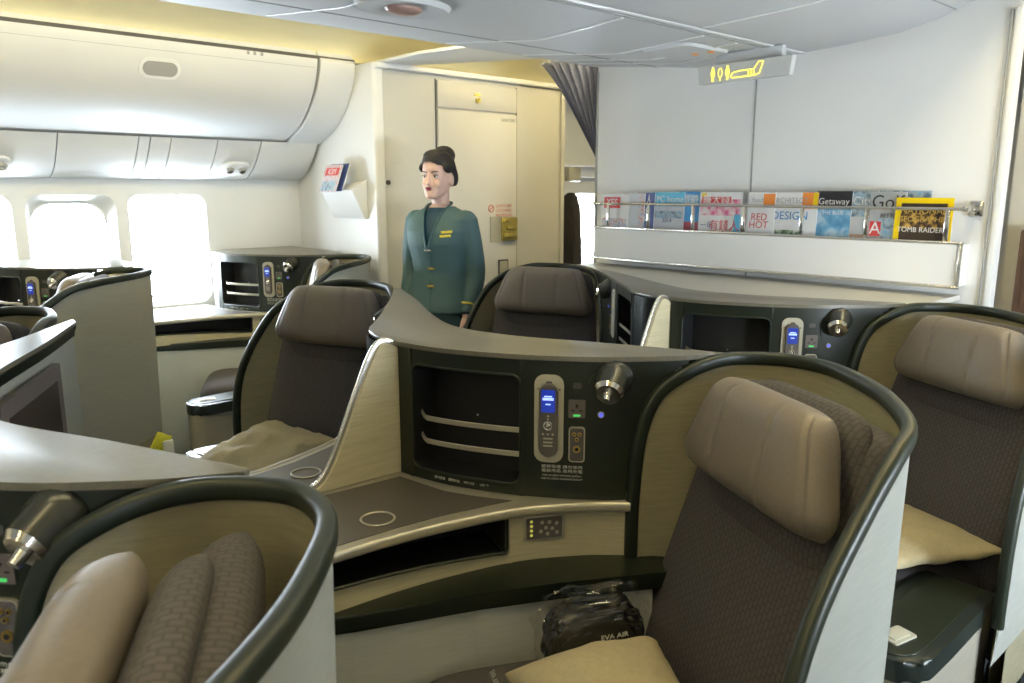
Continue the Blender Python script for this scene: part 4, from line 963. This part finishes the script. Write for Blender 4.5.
# handsets docked in the cradles
def handset(label, cur=NA):
    s, z = .4045, .975; p, t = cur.at(s); t = V((t.x, t.y, 0)).normalized(); n_ = V((t.y, -t.x, 0)); n_ = -n_ if n_.x > 0 else n_
    o = V((p.x, p.y, z)) + n_ * .0085
    h = thing('remote_handset', label, 'remote control', o, group='handsets docked in the console panels')
    Mx = frame((0, 0, 0), t, (0, 0, 1))
    bm = bmesh.new(); rr = [rrect(.043, .168, .0205, 6), rrect(.044, .170, .021, 6), rrect(.040, .165, .019, 6)]
    loft(bm, [[V((a[0], a[1], zz)) for a in r] for r, zz in zip(rr, (0, .006, .010))]); new_obj('handset_body', bm, 'plastic', h, matrix=Mx)
    bm = bmesh.new(); plate(bm, .031, .052, .001, .003, .010, (0, .045)); new_obj('screen', bm, 'blue', h, matrix=Mx)
    bm = bmesh.new(); plate(bm, .025, .006, .0005, .001, .011, (0, .050)); plate(bm, .012, .003, .0005, .001, .011, (0, .038)); plate(bm, .018, .003, .0005, .001, .011, (0, .056)); new_obj('screen_lettering', bm, 'bluew', h, matrix=Mx)
    bm = bmesh.new()
    sweep(bm, [V((.009 * math.cos(a), -.012 + .009 * math.sin(a), .0112)) for a in [2 * PI * i / 24 for i in range(24)]], rrect(.004, .003, .001, 1), closed=True); ell(bm, (0, -.012, .0105), (.006, .006, .002)); new_obj('dial', bm, 'chrome', h, matrix=Mx)
    for q in ((-.011, -.032), (0, -.032), (.011, -.032), (0, .010), (0, .003)):
        bm = bmesh.new(); ell(bm, (q[0], q[1], .0102), (.003, .0025, .001), seg=8); new_obj('key', bm, 'bezel', h, matrix=Mx)
    for yq in (-.042, -.051, -.059):
        bm = bmesh.new(); plate(bm, .022, .0035, .001, .0015, .010, (0, yq)); new_obj('key', bm, 'bezel', h, matrix=Mx)
    return h
h0 = handset('dark handset with blue screen on the large centre console')
for d, lab in ((Dd, 'dark handset with blue screen on the console below the magazine rack'), (Gd, 'handset in the pale lit console by the window wall'), (Fd, 'handset in the console at the left edge under the windows'), ((-1.105, -.03, 0), 'handset of the nearest console, cut off by the left edge')):
    cp(h0, d, lab)

# ------------------------------------------------------------------ pillows
def pillow(label, loc, rz, tilt=(0, 0), w_=.46, h_=.34, t_=.06, seed=0, wr=.006):
    bm = bmesh.new()
    def f(sg):
        def g(u, v):
            u = math.sin((u * 2 - 1) * PI / 2); v = math.sin((v * 2 - 1) * PI / 2)
            d = t_ * (max(0, 1 - u * u) ** .42) * (max(0, 1 - v * v) ** .42)
            nz = noise.noise(V((u * 2.2 + seed, v * 2.2, seed))) + .5 * noise.noise(V((u * 5, v * 9 + seed, 3)))
            edge = (1 - u * u) * (1 - v * v)
            rad = .6 + .4 * max(abs(u), abs(v))
            return V((u * w_ / 2 * (1 - .07 * (1 - v * v)), v * h_ / 2 * (1 - .07 * (1 - u * u)), sg * (d * (1 if sg > 0 else .55) + wr * nz * (edge ** .3 if edge > 0 else 0)) + .008 * noise.noise(V((u * 3, v * 3, seed + 9)))))
        return g
    grid(bm, f(1), 44, 36); grid(bm, f(-1), 44, 36); bmesh.ops.remove_doubles(bm, verts=bm.verts[:], dist=.0006)
    o = tag(new_obj('pillow', bm, 'pillow', angle=80), label, 'pillow', 'beige pillows on the seats')
    o.location = loc; o.rotation_euler = (tilt[0], tilt[1], rz); return o
pA = pillow('plump beige pillow in front of the clear bag on the near seat', (.985, .86, .548), math.radians(-30), (math.radians(4), math.radians(-6)), .32, .26, .082, 1, .004)
text('EVA AIR', .016, 'seamg', pA, frame((-.185, .10, .022), (0, -1, .2), (1, 0, .5)), 'printed_lettering', .0004)
pillow('crumpled beige pillow on the facing seat beside the console', (1.10, 2.56, .545), math.radians(20), (math.radians(5), math.radians(-8)), .46, .42, .07, 4, .022)
pillow('flat beige pillow on the seat at the right edge', (2.14, .83, .535), math.radians(-27), (0, math.radians(0)), .46, .36, .045, 7, .006)

# plastic wrapped amenity bag beside the pillow
bg_ = thing('wrapped_blanket_bag', 'crinkled clear plastic bag with dark contents wedged beside the near pillow', 'bag', (1.112, 1.0, .52))
bm = bmesh.new()
res = bmesh.ops.create_icosphere(bm, subdivisions=5, radius=1)
for v in bm.verts:
    c = v.co.copy(); q = V((math.copysign(abs(c.x) ** .7, c.x), math.copysign(abs(c.y) ** .7, c.y), math.copysign(abs(c.z) ** .75, c.z)))
    nz = noise.noise(c * 2.3) * .12 + noise.noise(c * 5.5 + V((3, 1, 2))) * .06
    v.co = V((q.x * .105 * (1 + nz), q.y * .05 * (1 + nz), q.z * .085 * (1 + nz) + .045))
new_obj('dark_contents', bm, 'bag', bg_, angle=60, rot=(0, 0, math.radians(-28)))
bm = bmesh.new(); bmesh.ops.create_icosphere(bm, subdivisions=5, radius=1)
for v in bm.verts:
    c = v.co.copy(); q = V((math.copysign(abs(c.x) ** .6, c.x), math.copysign(abs(c.y) ** .7, c.y), math.copysign(abs(c.z) ** .65, c.z)))
    nz = abs(noise.noise(c * 3.1)) * .16 + abs(noise.noise(c * 8 + V((5, 1, 2)))) * .12
    v.co = V((q.x * .118 * (1 + nz), q.y * .058 * (1 + nz), q.z * .098 * (1 + nz) + .05))
new_obj('clear_wrapper', bm, 'wrap', bg_, angle=15, rot=(0, 0, math.radians(-28)))
text('EVA AIR', .015, 'print', bg_, Matrix.Rotation(math.radians(-28), 4, 'Z') @ frame((.02, -.070, .085), (1, 0, .05), (0, 0, 1)), 'printed_lettering', .0004, sx=1.1)

# yellow tag and white fitting at the foot of the pale shell
yt = thing('yellow_tag', 'small yellow-green tag hanging at the foot of the pale shell', 'tag', (1.06, 3.62, .30))
bm = bmesh.new(); box(bm, (0, 0, .05), (.07, .012, .09), .003, rot=Matrix.Rotation(.5, 3, 'Y')); new_obj('tag_card', bm, 'yellow', yt)
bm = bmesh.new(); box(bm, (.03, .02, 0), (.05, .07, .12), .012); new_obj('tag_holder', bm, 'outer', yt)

# ------------------------------------------------------------------ flight attendant
HX, HY = 2.445, 3.325
person = thing('person', 'person in a teal uniform jacket with dark hair in a bun, standing in the aisle', 'person', (HX, HY, 0), math.radians(205 + 90))
# local: -Y is forward (faces local -y), +X is her left
def ring(z, hw, yf, yb, cx=0., n=24, p=2.4):
    out = []; cy = (yf + yb) / 2; hd = (yb - yf) / 2
    for i in range(n):
        a = 2 * PI * i / n; c, s = math.cos(a), math.sin(a)
        out.append(V((cx + hw * math.copysign(abs(c) ** (2 / p), c), cy + hd * math.copysign(abs(s) ** (2 / p), s), z)))
    return out
def limb(bm, pts, rad, n=14):
    path = catmull([V(p) for p in pts], 5); rr = catmull([V((r, 0, 0)) for r in rad], 5); rings = []
    for i, p in enumerate(path):
        t = (path[min(i + 1, len(path) - 1)] - path[max(i - 1, 0)]).normalized(); a = t.cross(V((0, 1, .1))).normalized(); b = t.cross(a)
        rings.append([p + (a * math.cos(2 * PI * k / n) + b * math.sin(2 * PI * k / n)) * rr[i].x for k in range(n)])
    loft(bm, rings)
SH, EL, WR = (.152, .01, 1.335), (.192, .02, 1.06), (.172, -.06, .84)
HR = Matrix.Rotation(math.radians(-1), 4, 'Z')     # head turned to her right
HT = Matrix.Translation((0, -.015, 0)) @ HR
bm = bmesh.new()
loft(bm, [ring(z, a, f_, b_) for z, a, f_, b_ in ((.86, .165, -.11, .12), (.95, .16, -.11, .11), (1.06, .122, -.085, .085), (1.15, .135, -.10, .085), (1.22, .15, -.125, .085), (1.30, .155, -.10, .085), (1.36, .14, -.07, .075), (1.39, .075, -.05, .06), (1.41, .05, -.045, .05))])
limb(bm, [(0, .012, 1.36), (0, .004, 1.42), (0, -.004, 1.49)], [.052, .047, .05])
for sx in (1, -1):
    limb(bm, [(SH[0] * sx, SH[1], SH[2]), (EL[0] * sx, EL[1], EL[2]), (WR[0] * sx, WR[1], WR[2])], [.045, .036, .025])
    limb(bm, [(.085 * sx, 0, .9), (.08 * sx, -.01, .5), (.075 * sx, .01, .3), (.075 * sx, .01, .1)], [.085, .055, .05, .033])
    ell(bm, (.075 * sx, -.05, .045), (.036, .11, .035))
    # palm, four fingers and a thumb
    w0 = V((WR[0] * sx, WR[1], WR[2])); dn = V((-.02 * sx, -.25, -1)).normalized()
    limb(bm, [w0, w0 + dn * .04, w0 + dn * .085], [.021, .028, .027], 12)
    fw_ = V((0, -1, 0)) - dn * dn.dot(V((0, -1, 0))); fw_.normalize()
    for kf in range(4):
        off = fw_ * (.026 - .0175 * kf); ln = (.068, .076, .070, .056)[kf]; st = w0 + dn * .075 + off
        limb(bm, [st, st + dn * ln * .45 + V((-.006 * sx, 0, 0)), st + dn * ln * .78 + V((-.018 * sx, 0, 0)), st + dn * ln * .98 + V((-.030 * sx, 0, 0))], [.0085, .008, .0075, .0055], 10)
    st = w0 + dn * .03 + fw_ * .022
    limb(bm, [st, st + dn * .028 + fw_ * .018, st + dn * .055 + fw_ * .022 + V((-.008 * sx, 0, 0))], [.010, .009, .0065], 10)
# head (local, chin at z 1.445, crown 1.665)
hb = []
for z, hw, yf, yb in ((1.440, .018, -.090, -.055), (1.448, .032, -.098, -.030), (1.462, .044, -.100, .015), (1.485, .056, -.098, .05), (1.510, .063, -.097, .072), (1.535, .068, -.093, .085), (1.560, .071, -.090, .092), (1.590, .073, -.094, .095), (1.620, .070, -.088, .090), (1.645, .058, -.070, .078), (1.660, .040, -.045, .055), (1.667, .015, -.015, .025)):
    hb.append([HT @ p for p in ring(z, hw, yf, yb, n=28, p=2.2)])
loft(bm, hb)
def H(p): return HT @ V(p)
for (c, r) in (((0, -.101, 1.530), (.0085, .014, .018)), ((0, -.108, 1.517), (.0125, .012, .009)), ((0, -.098, 1.55), (.006, .010, .02)), ((0, -.098, 1.492), (.019, .008, .0075)), ((.030, -.070, 1.515), (.026, .022, .026)), ((-.030, -.070, 1.515), (.026, .022, .026)), ((0, -.092, 1.457), (.018, .014, .013))):
    ell(bm, H(c), r, HR.to_3x3(), 14)
for sx in (1, -1): ell(bm, H((.074 * sx, .008, 1.535)), (.008, .018, .030), HR.to_3x3(), 14)
body = remesh(bm, .0048, 2)
bo = new_obj('body', body, 'skin', person, angle=180)
# facial features
for sx in (1, -1):
    bm = bmesh.new(); ell(bm, H((.031 * sx, -.0845, 1.553)), (.0145, .006, .0048), HR.to_3x3(), 14); new_obj('eye', bm, 'eyew', bo)
    bm = bmesh.new(); ell(bm, H((.030 * sx, -.0885, 1.553)), (.0058, .0032, .0050), HR.to_3x3(), 12); new_obj('iris', bm, 'eye', bo)
    bm = bmesh.new(); tube(bm, [H((.031 * sx + .016 * math.cos(a), -.0885 + .003 * abs(math.cos(a)), 1.5545 + .0065 * math.sin(a))) for a in [PI * i / 8 for i in range(9)]], .0016, 6); new_obj('eyelash', bm, 'eye', bo)
    bm = bmesh.new(); tube(bm, [H((sx * (.015 + .033 * i / 6), -.0935 + .010 * (i / 6) ** 2, 1.572 + .006 * math.sin(i / 6 * PI * .8))) for i in range(7)], .0024, 6); new_obj('eyebrow', bm, 'hair', bo)
bm = bmesh.new(); ell(bm, H((0, -.1045, 1.4955)), (.021, .005, .0042), HR.to_3x3(), 14); ell(bm, H((0, -.1035, 1.488)), (.017, .006, .0050), HR.to_3x3(), 14); new_obj('lips', bm, 'lips', bo)
# hair
bm = bmesh.new(); rings = []
for z, hw, yf, yb in ((1.505, .058, .040, .080), (1.53, .072, .030, .094), (1.56, .079, .010, .102), (1.590, .081, -.055, .106), (1.612, .080, -.092, .104), (1.635, .075, -.096, .100), (1.66, .063, -.082, .088), (1.678, .040, -.050, .060), (1.684, .015, -.015, .025)):
    rings.append([HT @ p for p in ring(z, hw, yf, yb, n=28, p=2.2)])
loft(bm, rings); ell(bm, H((0, .062, 1.662)), (.060, .058, .050), None, 20); ell(bm, H((0, -.02, 1.655)), (.066, .07, .036), None, 20)
for sx in (1, -1): ell(bm, H((.071 * sx, -.020, 1.598)), (.012, .052, .030), HR.to_3x3(), 14); ell(bm, H((.072 * sx, .045, 1.55)), (.014, .03, .045), HR.to_3x3(), 14)
hm = remesh(bm, .006, 2); HI = HT.inverted(); dl = []
for v in hm.verts:
    q = HI @ v.co
    if q.y < -.03 and q.z < 1.628 - .055 * min(1.3, abs(q.x + .01) / .07) ** 2: dl.append(v)
bmesh.ops.delete(hm, geom=dl, context='VERTS')
new_obj('hair', hm, 'hair', bo, angle=180)
# jacket
bm = bmesh.new()
loft(bm, [ring(z, a, f_, b_, n=32) for z, a, f_, b_ in ((.86, .205, -.142, .148), (.90, .198, -.14, .142), (.98, .172, -.122, .122), (1.07, .148, -.113, .104), (1.14, .152, -.122, .100), (1.215, .168, -.140, .102), (1.28, .176, -.132, .104), (1.34, .170, -.100, .098), (1.375, .135, -.075, .085), (1.40, .075, -.062, .072), (1.425, .060, -.045, .064))])
for sx in (1, -1):
    ell(bm, (.142 * sx, .005, 1.335), (.060, .060, .050))
    limb(bm, [(.146 * sx, .005, 1.335), (.175 * sx, .012, 1.20), (EL[0] * sx, EL[1], EL[2]), (.188 * sx, -.02, .95), (WR[0] * sx, WR[1] + .004, WR[2] + .02)], [.060, .056, .050, .046, .042], 18)
jm = remesh(bm, .0065, 3)
# cut the V opening and the neck hole
dl = []
for v in jm.verts:
    if v.co.y < .02 and v.co.z > 1.19:
        half_w = .052 * (v.co.z - 1.19) / .2 + .004
        if abs(v.co.x) < half_w: dl.append(v)
    if v.co.z > 1.405: dl.append(v)
bmesh.ops.delete(jm, geom=list(set(dl)), context='VERTS')
jk = new_obj('jacket', jm, 'jacket', person, angle=180)
bm = bmesh.new()
loft(bm, [ring(z, a, f_, b_, n=28) for z, a, f_, b_ in ((1.12, .13, -.098, .09), (1.215, .145, -.130, .09), (1.28, .150, -.118, .092), (1.34, .140, -.088, .085), (1.378, .085, -.066, .072), (1.398, .058, -.056, .062))]); new_obj('blouse', bm, 'blouse', person)
bm = bmesh.new()   # collar edge and front closing
for sx in (1, -1):
    pth = [V((.004 * sx, -.152, 1.19)), V((.02 * sx, -.142, 1.25)), V((.036 * sx, -.118, 1.31)), V((.052 * sx, -.080, 1.37)), V((.064 * sx, -.030, 1.405)), V((.055 * sx, .03, 1.42)), V((0, .068, 1.425))]
    sweep(bm, catmull(pth, 4), rrect(.007, .012, .003, 2))
sweep(bm, [V((0, y, z)) for y, z in ((-.148, 1.20), (-.121, 1.13), (-.111, 1.06), (-.125, .98), (-.145, .88))], rrect(.012, .004, .001, 1))
new_obj('lapel_edge', bm, 'jacket', jk)
for z, y in ((1.185, -.148), (1.09, -.116), (1.00, -.124)):
    bm = bmesh.new(); box(bm, (.004, y, z), (.040, .010, .010), .003); new_obj('button', bm, 'silver' if z > 1.15 else 'brass', jk)
for dz in (0, -.020):
    bm = bmesh.new(); box(bm, (.098 + (.0 if dz == 0 else -.006), -.119 - (.004 if dz else 0), 1.278 + dz), (.058, .006, .012), .002, rot=Matrix.Rotation(math.radians(12), 3, 'Z') @ Matrix.Rotation(-.08, 3, 'Y')); new_obj('gold_badge', bm, 'stripe', jk)
for sx in (1, -1):
    c = V((WR[0] * sx * 1.005, WR[1] + .02, WR[2] + .065)); t = V((.0, .36, 1)).normalized()
    a_ = t.cross(V((0, 1, 0))).normalized(); b_ = t.cross(a_)
    bm = bmesh.new(); sweep(bm, [c + a_ * .0475 * math.cos(2 * PI * i / 24) + b_ * .0475 * math.sin(2 * PI * i / 24) for i in range(24)], rrect(.004, .009, .001, 1), up=t, closed=True); new_obj('cuff_stripe', bm, 'stripe', jk)
bm = bmesh.new()
loft(bm, [ring(z, a, f_, b_, n=32) for z, a, f_, b_ in ((.52, .185, -.13, .135), (.60, .19, -.135, .14), (.75, .192, -.138, .145), (.89, .178, -.125, .13), (1.0, .145, -.10, .10), (1.03, .14, -.095, .095))]); new_obj('skirt', bm, 'skirt', person)
for sx in (1, -1):
    bm = bmesh.new(); rings = [[V((.075 * sx + p[0], -.03 + p[1], z)) for p in rrect(w_, l_, min(w_, l_) * .45, 5)] for z, w_, l_ in ((0.001, .07, .24), (.03, .085, .25), (.06, .08, .22), (.085, .075, .13))]; loft(bm, rings); new_obj('shoe', bm, 'black', person)
